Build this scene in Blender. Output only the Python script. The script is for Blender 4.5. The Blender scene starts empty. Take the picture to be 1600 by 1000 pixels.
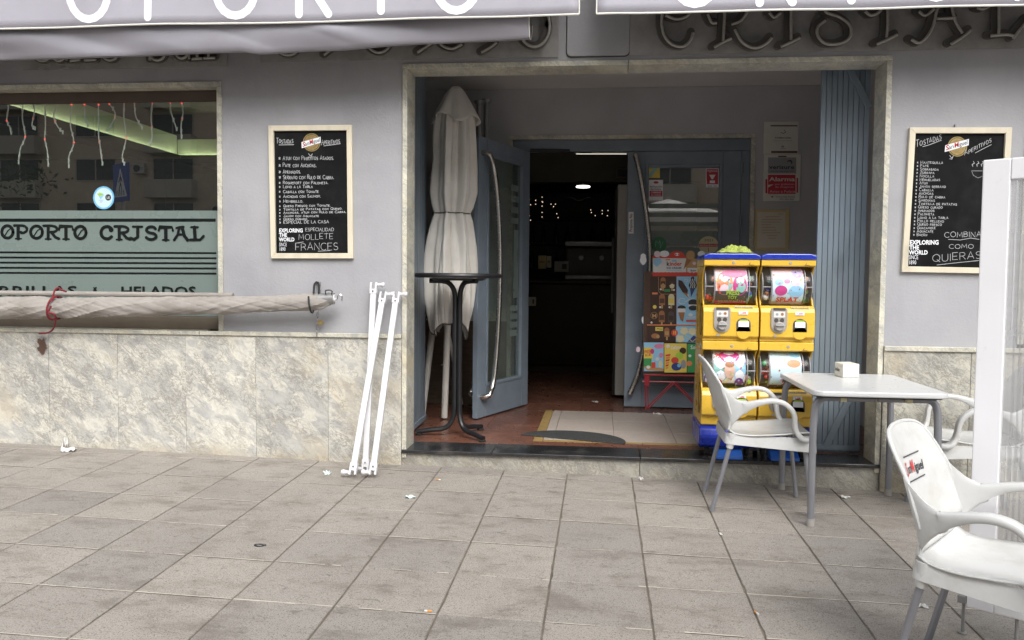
import bpy, bmesh, math, random
from mathutils import Vector, Matrix, noise
random.seed(7)
R = math.radians
scene = bpy.context.scene
C = scene.collection

# ------------------------------------------------------------------ camera
FPX, PPX, PPY = 1281.0, 804.6, 499.6            # measured on the 1600 px photograph
CAM = Vector((0.5908, -5.1135, 1.2139))
YAW, PITCH, ROLL = 0.1037, 0.0504, -0.0096
fw = Vector((-math.sin(YAW)*math.cos(PITCH), math.cos(YAW)*math.cos(PITCH), -math.sin(PITCH)))
r0 = Vector((math.cos(YAW), math.sin(YAW), 0)); d0 = fw.cross(r0)
rt = math.cos(ROLL)*r0 + math.sin(ROLL)*d0; dn = fw.cross(rt)
cam = bpy.data.cameras.new('camera'); cam_ob = bpy.data.objects.new('camera', cam); C.objects.link(cam_ob)
cam.sensor_width = 36; cam.lens = FPX/1600*36; cam.clip_start = .05; cam.clip_end = 500
cam.shift_x = -(PPX-800)/1600; cam.shift_y = (PPY-500)/1600
m3 = Matrix((rt, -dn, -fw)).transposed()
cam_ob.matrix_world = Matrix.Translation(CAM) @ m3.to_4x4()
scene.camera = cam_ob
scene.render.resolution_x, scene.render.resolution_y = 1024, 640

# ------------------------------------------------------------------ sky, sun, exposure (overcast day)
SUN_EL, SUN_AZ = R(46), R(160)
w = bpy.data.worlds.new('World'); scene.world = w; w.use_nodes = True
nt = w.node_tree; nt.nodes.clear()
wo = nt.nodes.new('ShaderNodeOutputWorld'); bg = nt.nodes.new('ShaderNodeBackground')
sky = nt.nodes.new('ShaderNodeTexSky'); sky.sky_type = 'NISHITA'; sky.sun_disc = False
sky.sun_elevation = SUN_EL; sky.sun_rotation = SUN_AZ; sky.dust_density = 4; sky.air_density = 1.0; sky.ozone_density = .6
hs = nt.nodes.new('ShaderNodeHueSaturation'); hs.inputs['Saturation'].default_value = .16   # cloud cover greys the sky
nt.links.new(sky.outputs[0], hs.inputs['Color']); nt.links.new(hs.outputs[0], bg.inputs['Color'])
nt.links.new(bg.outputs[0], wo.inputs['Surface'])
bg.inputs['Strength'].default_value = .15
sd = bpy.data.lights.new('sun', 'SUN'); sd.energy = .9; sd.angle = R(35); sd.color = (1, .97, .92)
so = bpy.data.objects.new('sun', sd); C.objects.link(so)
sdir = Vector((math.sin(SUN_AZ)*math.cos(SUN_EL), math.cos(SUN_AZ)*math.cos(SUN_EL), math.sin(SUN_EL)))
so.rotation_euler = sdir.to_track_quat('Z', 'Y').to_euler(); so.location = (0, -8, 12)
vs = scene.view_settings
vs.view_transform = 'Standard'; vs.look = 'None'; vs.gamma = 1; vs.use_curve_mapping = False
vs.exposure = 0.85

# ------------------------------------------------------------------ measuring: a photo point on a known plane -> a place in the street
def ray(px, py):
    return (px-PPX)/FPX*rt + (py-PPY)/FPX*dn + fw
def F(px, py, y=0.0):                    # on the plane y = const (walls, boards, doors)
    d = ray(px, py); t = (y-CAM.y)/d.y; return CAM + t*d
def FZ(px, py, z):
    d = ray(px, py); t = (z-CAM.z)/d.z; return CAM + t*d
SX, SY = -.0215, .0213                   # fall of the pavement
def gz(x, y): return SX*x + SY*y
def FG(px, py):
    z = 0
    for _ in range(25):
        p = FZ(px, py, z); z = gz(p.x, p.y)
    return p

# ------------------------------------------------------------------ materials
MAT = {}
def nodes(name):
    m = bpy.data.materials.new(name); m.use_nodes = True; t = m.node_tree
    return m, t, t.nodes['Principled BSDF']
def N(t, kind, **kw):
    n = t.nodes.new(kind)
    for k, v in kw.items():
        if k in n.inputs: n.inputs[k].default_value = v
        else: setattr(n, k, v)
    return n
def ramp(t, fac, stops, interp='LINEAR'):
    r = t.nodes.new('ShaderNodeValToRGB'); e = r.color_ramp; e.interpolation = interp
    while len(e.elements) > 1: e.elements.remove(e.elements[-1])
    e.elements[0].position = stops[0][0]; c = stops[0][1]; e.elements[0].color = (*c, 1) if len(c) == 3 else c
    for p, c in stops[1:]:
        el = e.elements.new(p); el.color = (*c, 1) if len(c) == 3 else c
    t.links.new(fac, r.inputs[0]); return r.outputs[0]
def mixc(t, fac, a, b, mode='MIX'):
    n = t.nodes.new('ShaderNodeMix'); n.data_type = 'RGBA'; n.blend_type = mode
    for sock, v in ((n.inputs[0], fac), (n.inputs[6], a), (n.inputs[7], b)):
        if hasattr(v, 'is_linked') or isinstance(v, bpy.types.NodeSocket): t.links.new(v, sock)
        elif isinstance(v, (int, float)): sock.default_value = v
        else: sock.default_value = (*v, 1)
    return n.outputs[2]
def pos(t, stretch=None):
    g = t.nodes.new('ShaderNodeNewGeometry').outputs['Position']
    if stretch:
        mp = t.nodes.new('ShaderNodeMapping'); mp.inputs['Scale'].default_value = stretch
        if len(stretch) > 3: pass
        t.links.new(g, mp.inputs['Vector']); return mp.outputs[0]
    return g
def noi(t, vec, scale, detail=4, rough=.55, dist=0):
    n = N(t, 'ShaderNodeTexNoise', Scale=scale, Detail=detail, Roughness=rough, Distortion=dist)
    t.links.new(vec, n.inputs['Vector']); return n.outputs['Fac']
def bump(t, b, h, strength, dist=.01):
    n = N(t, 'ShaderNodeBump', Strength=strength, Distance=dist); t.links.new(h, n.inputs['Height'])
    t.links.new(n.outputs[0], b.inputs['Normal'])
def mk(name, col, rough=.5, metal=0, var=.12, scale=6, bmp=0, bscale=80, rnd=0, spec=.5, stretch=None, emit=0, dirt=None, coat=0):
    if name in MAT: return MAT[name]
    m, t, b = nodes(name)
    b.inputs['Roughness'].default_value = rough; b.inputs['Metallic'].default_value = metal
    b.inputs['Specular IOR Level'].default_value = spec
    if coat: b.inputs['Coat Weight'].default_value = coat
    p = pos(t, stretch)
    c = ramp(t, noi(t, p, scale), [(.25, [x*(1-var) for x in col]), (.75, [min(1, x*(1+var)) for x in col])])
    if dirt:
        dcol, dscale, lo, hi = dirt
        f = ramp(t, noi(t, p, dscale, 6, .65), [(lo, (0, 0, 0)), (hi, (1, 1, 1))])
        c = mixc(t, f, c, dcol)
    if rnd:
        oi = t.nodes.new('ShaderNodeObjectInfo')
        rr = ramp(t, oi.outputs['Random'], [(0, (1-rnd,)*3), (1, (1+rnd,)*3)])
        c = mixc(t, 1.0, c, rr, 'MULTIPLY')
    t.links.new(c, b.inputs['Base Color'])
    rv = ramp(t, noi(t, p, scale*3), [(.3, (max(0, rough-.08),)*3), (.7, (min(1, rough+.08),)*3)])
    t.links.new(rv, b.inputs['Roughness'])
    if bmp: bump(t, b, noi(t, p, bscale, 5, .6), bmp)
    if emit:
        b.inputs['Emission Color'].default_value = (*col, 1); b.inputs['Emission Strength'].default_value = emit
    MAT[name] = m; return m
def glass(name, tint=(.75, .8, .78), ior=1.55, rough=0.0, haze=0.0, hcol=(.4, .44, .42)):
    m, t, b = nodes(name); t.nodes.remove(b)
    out = t.nodes['Material Output']
    fr = N(t, 'ShaderNodeFresnel', IOR=ior)
    tr = t.nodes.new('ShaderNodeBsdfTransparent'); tr.inputs[0].default_value = (*tint, 1)
    gl = t.nodes.new('ShaderNodeBsdfGlossy'); gl.inputs['Roughness'].default_value = rough
    base = tr.outputs[0]
    if haze:                                   # dust and wipe marks; on the door glass it paints in reflections
        df = t.nodes.new('ShaderNodeBsdfDiffuse'); df.inputs[0].default_value = (*hcol, 1)
        h = ramp(t, noi(t, pos(t), 3.5, 5, .6), [(.3, (haze*.6,)*3), (.7, (haze*1.35,)*3)])
        m0 = t.nodes.new('ShaderNodeMixShader'); t.links.new(h, m0.inputs[0]); t.links.new(base, m0.inputs[1]); t.links.new(df.outputs[0], m0.inputs[2]); base = m0.outputs[0]
    mx = t.nodes.new('ShaderNodeMixShader')
    ge = t.nodes.new('ShaderNodeNewGeometry'); nb = N(t, 'ShaderNodeMath', operation='SUBTRACT'); nb.inputs[0].default_value = 1; t.links.new(ge.outputs['Backfacing'], nb.inputs[1])
    mf = N(t, 'ShaderNodeMath', operation='MULTIPLY'); t.links.new(fr.outputs[0], mf.inputs[0]); t.links.new(nb.outputs[0], mf.inputs[1])   # one reflection per sheet
    t.links.new(mf.outputs[0], mx.inputs[0]); t.links.new(base, mx.inputs[1]); t.links.new(gl.outputs[0], mx.inputs[2])
    t.links.new(mx.outputs[0], out.inputs['Surface']); MAT[name] = m; return m

def plaster():
    m, t, b = nodes('painted_plaster'); p = pos(t)
    c = ramp(t, noi(t, p, 1.3, 5, .6), [(.28, (.285, .287, .305)), (.48, (.345, .346, .366)), (.72, (.395, .393, .408))])
    st = pos(t, (2.6, 2.6, .8))
    c = mixc(t, ramp(t, noi(t, st, 1.4, 6, .68), [(.52, (0, 0, 0)), (.76, (.45, .45, .45))]), c, (.285, .28, .285))
    c = mixc(t, ramp(t, noi(t, p, 9, 6, .7), [(.62, (0, 0, 0)), (.78, (.4, .4, .4))]), c, (.44, .44, .455))
    t.links.new(c, b.inputs['Base Color']); b.inputs['Roughness'].default_value = .62
    bump(t, b, noi(t, p, 55, 6, .65), .22, .01); MAT['plaster'] = m; return m
def marble(name, warm=0.0, light=1.0, rnd=.06, stain=None, calm=0.0, grime=.5):
    m, t, b = nodes(name); p0 = pos(t)
    oi = t.nodes.new('ShaderNodeObjectInfo')
    va = t.nodes.new('ShaderNodeVectorMath'); va.operation = 'MULTIPLY_ADD'
    sc = t.nodes.new('ShaderNodeCombineXYZ')
    for i in range(3): t.links.new(oi.outputs['Random'], sc.inputs[i])
    va.inputs[1].default_value = (37, 19, 53); t.links.new(sc.outputs[0], va.inputs[0]); t.links.new(p0, va.inputs[2])
    def turned(scale, ang=-42):
        r_ = t.nodes.new('ShaderNodeMapping'); r_.inputs['Rotation'].default_value = (0, R(ang), 0); t.links.new(va.outputs[0], r_.inputs['Vector'])
        q_ = t.nodes.new('ShaderNodeMapping'); q_.inputs['Scale'].default_value = scale; t.links.new(r_.outputs[0], q_.inputs['Vector']); return q_.outputs[0]
    p = turned((1, 1, 2.4)); p2 = turned((1, 1, 1.7), -30)
    L = light; g = lambda r_, g_, b_: (r_*L, g_*L*(1-.02*warm), b_*L*(1-.20*warm))
    def ridge(vec, scale, width, detail=5, dist=.8):
        f = noi(t, vec, scale, detail, .62, dist)
        a = t.nodes.new('ShaderNodeMath'); a.operation = 'SUBTRACT'; a.inputs[1].default_value = .5; t.links.new(f, a.inputs[0])
        c_ = t.nodes.new('ShaderNodeMath'); c_.operation = 'ABSOLUTE'; t.links.new(a.outputs[0], c_.inputs[0])
        return ramp(t, c_.outputs[0], [(0, (1, 1, 1)), (width, (0, 0, 0))])
    def times(a, k):
        n = t.nodes.new('ShaderNodeMath'); n.operation = 'MULTIPLY'; t.links.new(a, n.inputs[0])
        if isinstance(k, (int, float)): n.inputs[1].default_value = k
        else: t.links.new(k, n.inputs[1])
        return n.outputs[0]
    # clouds of white, cream and blue grey, drawn out on the slant
    c = ramp(t, noi(t, p, 4.2, 6, .62, 1.2), [(.34, g(.40, .405, .43)), (.45, g(.54, .535, .54)), (.54, g(.66, .65, .63)), (.66, g(.735, .715, .67))])
    # angular pale fragments with crisp borders
    nz = N(t, 'ShaderNodeTexNoise', Scale=7.0, Detail=4, Roughness=.6); t.links.new(p2, nz.inputs['Vector'])
    wv = t.nodes.new('ShaderNodeVectorMath'); wv.operation = 'MULTIPLY_ADD'; wv.inputs[1].default_value = (.20, .20, .20)
    t.links.new(nz.outputs['Color'], wv.inputs[0]); t.links.new(p2, wv.inputs[2])
    vo = N(t, 'ShaderNodeTexVoronoi', Scale=10.0); t.links.new(wv.outputs[0], vo.inputs['Vector'])
    sep = t.nodes.new('ShaderNodeSeparateColor'); t.links.new(vo.outputs['Color'], sep.inputs[0])
    c = mixc(t, times(ramp(t, sep.outputs[0], [(.58, (0, 0, 0)), (.59, (1, 1, 1))]), .72*(1-calm)), c, g(.74, .725, .685))
    c = mixc(t, times(ramp(t, sep.outputs[1], [(.76, (0, 0, 0)), (.77, (1, 1, 1))]), .6*(1-calm)), c, g(.48, .485, .51))
    # vein nets at three sizes, thinned out by broad masks
    m1 = ramp(t, noi(t, p2, 2.6, 3), [(.38, (.15, .15, .15)), (.6, (1, 1, 1))]); m2 = ramp(t, noi(t, p2, 4.0, 3, .5, .5), [(.42, (0, 0, 0)), (.58, (1, 1, 1))])
    c = mixc(t, times(times(ridge(p, 8, .036, 6, 1.4), m1), .95*(1-.5*calm)), c, g(.27, .265, .265))
    c = mixc(t, times(times(ridge(p2, 15, .050, 6, 1.2), m2), .9*(1-.5*calm)), c, g(.29, .275, .26))
    c = mixc(t, times(times(ridge(p, 27, .06, 4, .9), m1), .75*(1-.6*calm)), c, g(.36, .34, .315))
    # ochre mineral patches
    oc = ramp(t, noi(t, p2, 1.7, 4, .6), [(.56, (0, 0, 0)), (.72, (.5, .5, .5))])
    c = mixc(t, oc, c, g(.60, .50, .36))
    # grime line along the pavement
    sx = t.nodes.new('ShaderNodeSeparateXYZ'); t.links.new(p0, sx.inputs[0])
    na = t.nodes.new('ShaderNodeMath'); na.operation = 'MULTIPLY_ADD'; na.inputs[1].default_value = .22; t.links.new(noi(t, p0, 5, 5), na.inputs[0])
    inv = t.nodes.new('ShaderNodeMath'); inv.operation = 'MULTIPLY'; inv.inputs[1].default_value = -1; t.links.new(sx.outputs[2], inv.inputs[0]); t.links.new(inv.outputs[0], na.inputs[2])
    gr = ramp(t, na.outputs[0], [(0.0, (0, 0, 0)), (.10, (grime,)*3)])
    c = mixc(t, gr, c, (.38, .31, .2))
    if stain:
        vd = t.nodes.new('ShaderNodeVectorMath'); vd.operation = 'SUBTRACT'; vd.inputs[1].default_value = stain; t.links.new(p0, vd.inputs[0])
        ms = t.nodes.new('ShaderNodeVectorMath'); ms.operation = 'MULTIPLY'; ms.inputs[1].default_value = (1.6, .1, 1.0); t.links.new(vd.outputs[0], ms.inputs[0])
        ln = t.nodes.new('ShaderNodeVectorMath'); ln.operation = 'LENGTH'; t.links.new(ms.outputs[0], ln.inputs[0])
        ad = t.nodes.new('ShaderNodeMath'); ad.operation = 'MULTIPLY_ADD'; ad.inputs[1].default_value = .15
        t.links.new(noi(t, p0, 34, 6, .75), ad.inputs[0]); t.links.new(ln.outputs['Value'], ad.inputs[2])
        c = mixc(t, ramp(t, ad.outputs[0], [(.122, (.95, .95, .95)), (.132, (.3, .3, .3)), (.17, (0, 0, 0))]), c, (.07, .032, .02))
    rr = ramp(t, oi.outputs['Random'], [(0, (1-rnd,)*3), (1, (1+rnd*.6,)*3)])
    c = mixc(t, 1.0, c, rr, 'MULTIPLY')
    t.links.new(c, b.inputs['Base Color']); b.inputs['Roughness'].default_value = .4
    bump(t, b, noi(t, p0, 40, 4), .06); MAT[name] = m; return m
def paving():
    m, t, b = nodes('paving_slab'); p = pos(t); oi = t.nodes.new('ShaderNodeObjectInfo')
    c = ramp(t, noi(t, p, 1.6, 7, .62), [(.30, (.208, .188, .166)), (.5, (.256, .233, .207)), (.70, (.306, .281, .252))])
    c = mixc(t, ramp(t, noi(t, p, 260, 3, .7), [(.40, (0, 0, 0)), (.60, (.85, .85, .85))]), c, (.37, .345, .315))
    c = mixc(t, ramp(t, noi(t, p, 190, 2, .5), [(.56, (0, 0, 0)), (.64, (.85, .85, .85))]), c, (.12, .11, .10))
    sp = pos(t, (1, 1.9, 1))
    c = mixc(t, ramp(t, noi(t, sp, 3.2, 7, .75), [(.50, (0, 0, 0)), (.70, (.75, .75, .75))]), c, (.145, .124, .103))
    c = mixc(t, ramp(t, noi(t, sp, 13, 5, .7, .5), [(.58, (0, 0, 0)), (.68, (.7, .7, .7))]), c, (.14, .127, .113))
    c = mixc(t, ramp(t, noi(t, sp, 26, 3, .6, .8), [(.70, (0, 0, 0)), (.735, (.8, .8, .8))]), c, (.07, .066, .062))
    rr = ramp(t, oi.outputs['Random'], [(0, (.88, .88, .885)), (.5, (1, .99, .98)), (1, (1.08, 1.065, 1.045))])
    c = mixc(t, 1.0, c, rr, 'MULTIPLY')
    t.links.new(c, b.inputs['Base Color']); b.inputs['Roughness'].default_value = .78
    bump(t, b, noi(t, p, 150, 5, .7), .4, .004); MAT['paving'] = m; return m

plaster(); paving()
STAIN = F(66, 541, -.02)
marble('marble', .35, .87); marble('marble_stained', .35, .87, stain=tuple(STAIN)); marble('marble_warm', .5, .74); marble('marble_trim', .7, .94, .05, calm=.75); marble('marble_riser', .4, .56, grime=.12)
mk('mortar', (.165, .138, .108), .9, var=.3, scale=14, bmp=.3, dirt=((.08, .075, .065), 5, .45, .7))
mk('joint_sand', (.50, .455, .385), .9, var=.25, scale=20)
mk('granite', (.022, .022, .024), .22, var=.5, scale=90, dirt=((.09, .085, .08), 7, .5, .8))
mk('terracotta', (.155, .066, .043), .32, var=.3, scale=5, rnd=.14, bmp=.1, bscale=30, dirt=((.1, .05, .035), 4, .5, .8))
mk('pale_tile', (.44, .38, .335), .35, var=.07, scale=9, rnd=.05)
mk('ochre_tile', (.34, .23, .09), .35, var=.15, scale=7, rnd=.08)
mk('grout', (.12, .08, .06), .9, var=.2)
mk('porch_paint', (.46, .46, .475), .6, var=.12, scale=2, bmp=.12, bscale=60)
mk('ceiling_paint', (.70, .685, .67), .8, var=.06, scale=2, bmp=.1)
mk('door_blue', (.185, .226, .272), .38, var=.10, scale=9, bmp=.05, bscale=70, dirt=((.165, .205, .25), 6, .55, .8))
mk('shutter_blue', (.165, .207, .248), .42, var=.12, scale=7, rnd=.07, bmp=.06, bscale=60, stretch=(1, 1, .35), dirt=((.08, .10, .125), 5, .58, .85))
mk('steel', (.55, .53, .50), .22, 1, var=.08, scale=20)
mk('alu', (.27, .275, .30), .42, .55, var=.08, scale=12)
mk('chrome', (.6, .6, .6), .15, 1, var=.05)
mk('black_metal', (.014, .014, .016), .38, var=.3, scale=12, bmp=.05)
mk('black_rubber', (.02, .02, .02), .75, var=.3, scale=30)
mk('mat_rubber', (.035, .037, .037), .9, var=.35, scale=40, bmp=.5, bscale=220)
mk('white_plastic', (.545, .55, .545), .36, var=.02, scale=5, bmp=.02, bscale=120, dirt=((.43, .42, .385), 7, .50, .8))
mk('white_paint', (.62, .62, .64), .35, var=.025, scale=7, dirt=((.6, .59, .56), 12, .66, .85))
mk('table_white', (.56, .57, .575), .34, var=.03, scale=6, dirt=((.45, .45, .435), 8, .55, .85))
mk('box_card', (.72, .71, .63), .6, var=.05)
mk('awning_fabric', (.37, .36, .41), .6, var=.06, scale=3, bmp=.10, bscale=240, dirt=((.33, .32, .37), 3.5, .55, .8))
mk('flap_fabric', (.33, .325, .37), .45, var=.07, scale=3, bmp=.05, bscale=200, dirt=((.29, .28, .31), 3, .5, .8))
mk('white_trim', (.74, .73, .68), .5, var=.05)
mk('letter_white', (.80, .80, .83), .5, var=.03)
mk('canvas', (.31, .288, .265), .85, var=.08, scale=9, bmp=.10, bscale=260, dirt=((.21, .185, .16), 4, .5, .78))
mk('parasol_cloth', (.70, .675, .63), .85, var=.1, scale=5, bmp=.15, bscale=160, dirt=((.62, .59, .54), 4, .5, .8))
mk('parasol_hem', (.12, .105, .09), .85)
mk('aged_white', (.50, .48, .44), .55, var=.1, scale=9)
mk('wood_frame', (.66, .60, .47), .5, var=.08, scale=5, stretch=(4, 4, .8), bmp=.05)
mk('slate', (.009, .009, .010), .75, spec=.12, var=.35, scale=5, dirt=((.02, .02, .021), 6, .5, .8))
mk('chalk', (.46, .47, .48), .9, var=.15, scale=60)
mk('print_white', (.78, .80, .84), .6, var=.02)
mk('print_red', (.55, .035, .03), .5, var=.05)
mk('print_dark', (.03, .03, .035), .5)
mk('gold', (.33, .25, .10), .4, .4, var=.25, scale=60)
mk('neon_tube', (.36, .345, .315), .3, var=.12, scale=20)
mk('channel_black', (.085, .08, .073), .55, var=.3)
mk('window_brown', (.075, .052, .04), .45, var=.15)
mk('sill_brown', (.13, .105, .08), .6, var=.15)
mk('film', (.165, .208, .195), .3, var=.05, scale=2)
mk('dark_glass', (.008, .011, .011), .04, var=.1)
mk('yellow', (.68, .425, .048), .3, var=.03, scale=6, coat=.3)
mk('blue', (.008, .03, .36), .28, var=.06, scale=6, coat=.4)
mk('pedal_blue', (.02, .10, .40), .4, var=.06)
mk('grey_plastic', (.33, .31, .29), .4, var=.06)
mk('grey_dark', (.07, .062, .058), .45)
mk('rope_red', (.20, .016, .026), .85, var=.3, scale=90, bmp=.3, bscale=300)
mk('rack_red', (.33, .02, .03), .4, var=.1)
mk('green_cloth', (.36, .43, .09), .9, var=.12, scale=14, bmp=.35, bscale=260)
mk('paper', (.66, .65, .63), .8, var=.05)
mk('paper_blue', (.58, .70, .68), .8, var=.06)
mk('parchment', (.58, .47, .25), .7, var=.08)
mk('document', (.62, .58, .48), .7, var=.05)
mk('plate_cream', (.66, .64, .57), .6, var=.06)
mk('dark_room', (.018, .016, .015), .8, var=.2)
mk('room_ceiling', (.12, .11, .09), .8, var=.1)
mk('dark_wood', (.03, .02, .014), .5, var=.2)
mk('bottle_glass', (.03, .035, .03), .1, var=.3)
mk('lamp_glow', (1, .95, .85), .5, var=0, emit=1.6)
mk('tube_glow', (1, .96, .8), .5, var=0, emit=.55)
mk('screen_white', (.80, .80, .83), .35, var=.02, scale=7, dirt=((.66, .65, .63), 12, .62, .85))
mk('warm_dot', (1, .8, .6), .5, var=0, emit=.9)
mk('red_dot', (1, .08, .05), .5, var=0, emit=.9)
mk('green_glow', (.92, 1, .72), .5, var=0, emit=5.5)
mk('cove_paint', (.62, .66, .46), .7, var=.03)
mk('wire_white', (.80, .82, .78), .5)
mk('brick_beige', (.56, .45, .34), .85, var=.1, scale=1.5)
mk('concrete_light', (.44, .40, .34), .85, var=.08, scale=1)
mk('asphalt', (.05, .05, .052), .9, var=.2, scale=8, bmp=.3, bscale=90)
mk('bark', (.09, .065, .045), .9, var=.3, scale=12, bmp=.4)
mk('leaf', (.06, .10, .03), .6, var=.3, scale=4)
mk('sign_blue', (.02, .06, .32), .4)
mk('galvanised', (.33, .33, .33), .45, .6, var=.15)
mk('cigarette', (.60, .28, .08), .8)
mk('brown_tile', (.115, .078, .052), .6, var=.25, scale=12, stretch=(1, 1, 5))
glass('window_glass', (.90, .93, .91), 2.8, haze=.012)
glass('door_glass', (.82, .87, .85), 2.8, haze=.10, hcol=(.42, .48, .45))  # greenish haze colours in the reflected daylight on the doors
glass('clear_plastic', (.96, .965, .97), 1.42, .03, haze=.02, hcol=(.7, .7, .7))
glass('ribbed_plastic', (.93, .935, .94), 1.4, .15, haze=.36, hcol=(.62, .62, .62))
glass('acrylic', (.92, .91, .90), 1.45, .08, haze=.6, hcol=(.46, .45, .44))
for nm, c in dict(pink=(.62, .22, .36), magenta=(.50, .05, .22), orange=(.70, .24, .10), teal=(.25, .48, .44), sky=(.27, .52, .72), navy=(.04, .06, .22),
                  lilac=(.45, .40, .62), brown=(.085, .045, .03), tan=(.45, .27, .12), cream=(.66, .60, .38), lime=(.36, .55, .06), leafgreen=(.05, .28, .09),
                  brightred=(.6, .06, .04), purple=(.16, .04, .25), skin=(.62, .40, .32), paleblue=(.55, .72, .82), softyellow=(.70, .55, .10), stickergreen=(.03, .17, .07),
                  stickerblue=(.16, .45, .68), choc=(.05, .025, .018), caramel=(.33, .14, .055), greysilver=(.3, .3, .31), palepink=(.72, .55, .62), alarmred=(.50, .035, .06)).items():
    mk(nm, c, .42, var=.05)

# ------------------------------------------------------------------ mesh helpers
ORG = {}
class MB:
    def __init__(s): s.v = []; s.f = []; s.sm = []
    def add(s, vs, fs, smooth=False):
        o = len(s.v); s.v += [tuple(x) for x in vs]
        s.f += [tuple(i+o for i in f) for f in fs]; s.sm += [smooth]*len(fs); return s
    def box(s, x0, x1, y0, y1, z0, z1):
        vs = [(x, y, z) for z in (z0, z1) for y in (y0, y1) for x in (x0, x1)]
        return s.add(vs, [(0, 2, 3, 1), (4, 5, 7, 6), (0, 1, 5, 4), (2, 6, 7, 3), (0, 4, 6, 2), (1, 3, 7, 5)])
    def bar(s, a, b, w_, h_, up=(0, 0, 1)):
        a, b = Vector(a), Vector(b); d = (b-a).normalized(); u = Vector(up); sd = d.cross(u)
        if sd.length < 1e-4: sd = d.cross(Vector((0, 1, 0)))
        sd.normalize(); u = sd.cross(d); vs = []
        for p in (a, b):
            for i, j in ((-1, -1), (1, -1), (1, 1), (-1, 1)): vs.append(p+sd*i*w_/2+u*j*h_/2)
        return s.add(vs, [(0, 1, 2, 3), (7, 6, 5, 4), (0, 4, 5, 1), (1, 5, 6, 2), (2, 6, 7, 3), (3, 7, 4, 0)])
    def tube(s, pts, r, n=10, caps=True, closed=False):
        pts = [Vector(p) for p in pts]; k = len(pts); rr = r if isinstance(r, (list, tuple)) else [r]*k
        up = None; rings = []
        for i, p in enumerate(pts):
            a = pts[i-1] if (i > 0 or closed) else p; b = pts[(i+1) % k] if (i < k-1 or closed) else p
            d = (b-a).normalized()
            if up is None:
                up = d.cross(Vector((0, 0, 1)));
                if up.length < .01: up = d.cross(Vector((0, 1, 0)))
            up = (up - d*up.dot(d)).normalized(); sd = d.cross(up)
            rings.append([p+(up*math.cos(2*math.pi*j/n)+sd*math.sin(2*math.pi*j/n))*rr[i] for j in range(n)])
        vs = [q for rg in rings for q in rg]; fs = []
        for i in range(k if closed else k-1):
            for j in range(n):
                a = i*n+j; b_ = i*n+(j+1) % n; c = ((i+1) % k)*n+(j+1) % n; d = ((i+1) % k)*n+j
                fs.append((a, b_, c, d))
        s.add(vs, fs, True)
        if caps and not closed: s.add(rings[0], [tuple(range(n))[::-1]]); s.add(rings[-1], [tuple(range(n))])
        return s
    def grid(s, fn, nu, nv, smooth=True):
        vs = [fn(i/nu, j/nv) for j in range(nv+1) for i in range(nu+1)]
        fs = [(j*(nu+1)+i, j*(nu+1)+i+1, (j+1)*(nu+1)+i+1, (j+1)*(nu+1)+i) for j in range(nv) for i in range(nu)]
        return s.add(vs, fs, smooth)
    def lathe(s, prof, c=(0, 0, 0), n=20, axis='z', caps=True):
        vs = []
        for r, h in prof:
            for j in range(n):
                a = 2*math.pi*j/n; q = (r*math.cos(a), r*math.sin(a), h)
                if axis == 'x': q = (q[2], q[0], q[1])
                elif axis == 'y': q = (q[0], q[2], q[1])
                vs.append((q[0]+c[0], q[1]+c[1], q[2]+c[2]))
        fs = [(i*n+j, i*n+(j+1) % n, (i+1)*n+(j+1) % n, (i+1)*n+j) for i in range(len(prof)-1) for j in range(n)]
        s.add(vs, fs, True)
        if caps: s.add(vs[:n], [tuple(range(n))[::-1]]); s.add(vs[-n:], [tuple(range(n))])
        return s
    def sph(s, c, r, n=8, m=6):
        return s.lathe([(r*math.sin(math.pi*max(.02, min(.98, i/m))), -r*math.cos(math.pi*i/m)) for i in range(m+1)], c, n)
    def prism(s, pts, fn0, fn1):            # outline lifted to two faces
        n = len(pts); a = [fn0(p) for p in pts]; b = [fn1(p) for p in pts]
        s.add(a+b, [tuple(range(n)), tuple(range(2*n-1, n-1, -1))]+[(i, i+n, (i+1) % n+n, (i+1) % n) for i in range(n)]); return s
    def build(s, name, mat, parent=None, bev=0, solid=0, local=False, sharp=35, sub=0):
        org = Vector((0, 0, 0)) if local or parent is None else ORG.get(parent.name, Vector((0, 0, 0)))
        me = bpy.data.meshes.new(name)
        me.from_pydata([(x-org.x, y-org.y, z-org.z) for x, y, z in s.v], [], s.f)
        me.polygons.foreach_set('use_smooth', s.sm)
        bm = bmesh.new(); bm.from_mesh(me); bmesh.ops.remove_doubles(bm, verts=bm.verts, dist=1e-5)
        bmesh.ops.recalc_face_normals(bm, faces=bm.faces); bm.to_mesh(me); bm.free()
        if any(s.sm): me.set_sharp_from_angle(angle=R(sharp))
        o = bpy.data.objects.new(name, me); C.objects.link(o)
        me.materials.append(MAT[mat] if isinstance(mat, str) else mat)
        if parent: o.parent = parent
        ORG[o.name] = org
        if solid: md = o.modifiers.new('thickness', 'SOLIDIFY'); md.thickness = solid; md.offset = 0
        if bev:
            md = o.modifiers.new('bevel', 'BEVEL'); md.width = bev; md.segments = 2; md.limit_method = 'ANGLE'; md.angle_limit = R(40)
        if sub: md = o.modifiers.new('sub', 'SUBSURF'); md.levels = md.render_levels = sub
        return o
def tag(o, label, cat, group=None):
    o['label'] = label; o['category'] = cat
    if group: o['group'] = group
    return o
def thing(name, label, cat, loc=(0, 0, 0), group=None, rz=0):
    o = bpy.data.objects.new(name, None); C.objects.link(o); o.location = loc; o.rotation_euler.z = rz
    o.empty_display_size = .1; ORG[o.name] = Vector(loc); return tag(o, label, cat, group)
def structure(o): o['kind'] = 'structure'; return o
def bx(name, mat, parent, x0, x1, y0, y1, z0, z1, bev=0): return MB().box(x0, x1, y0, y1, z0, z1).build(name, mat, parent, bev)
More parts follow.
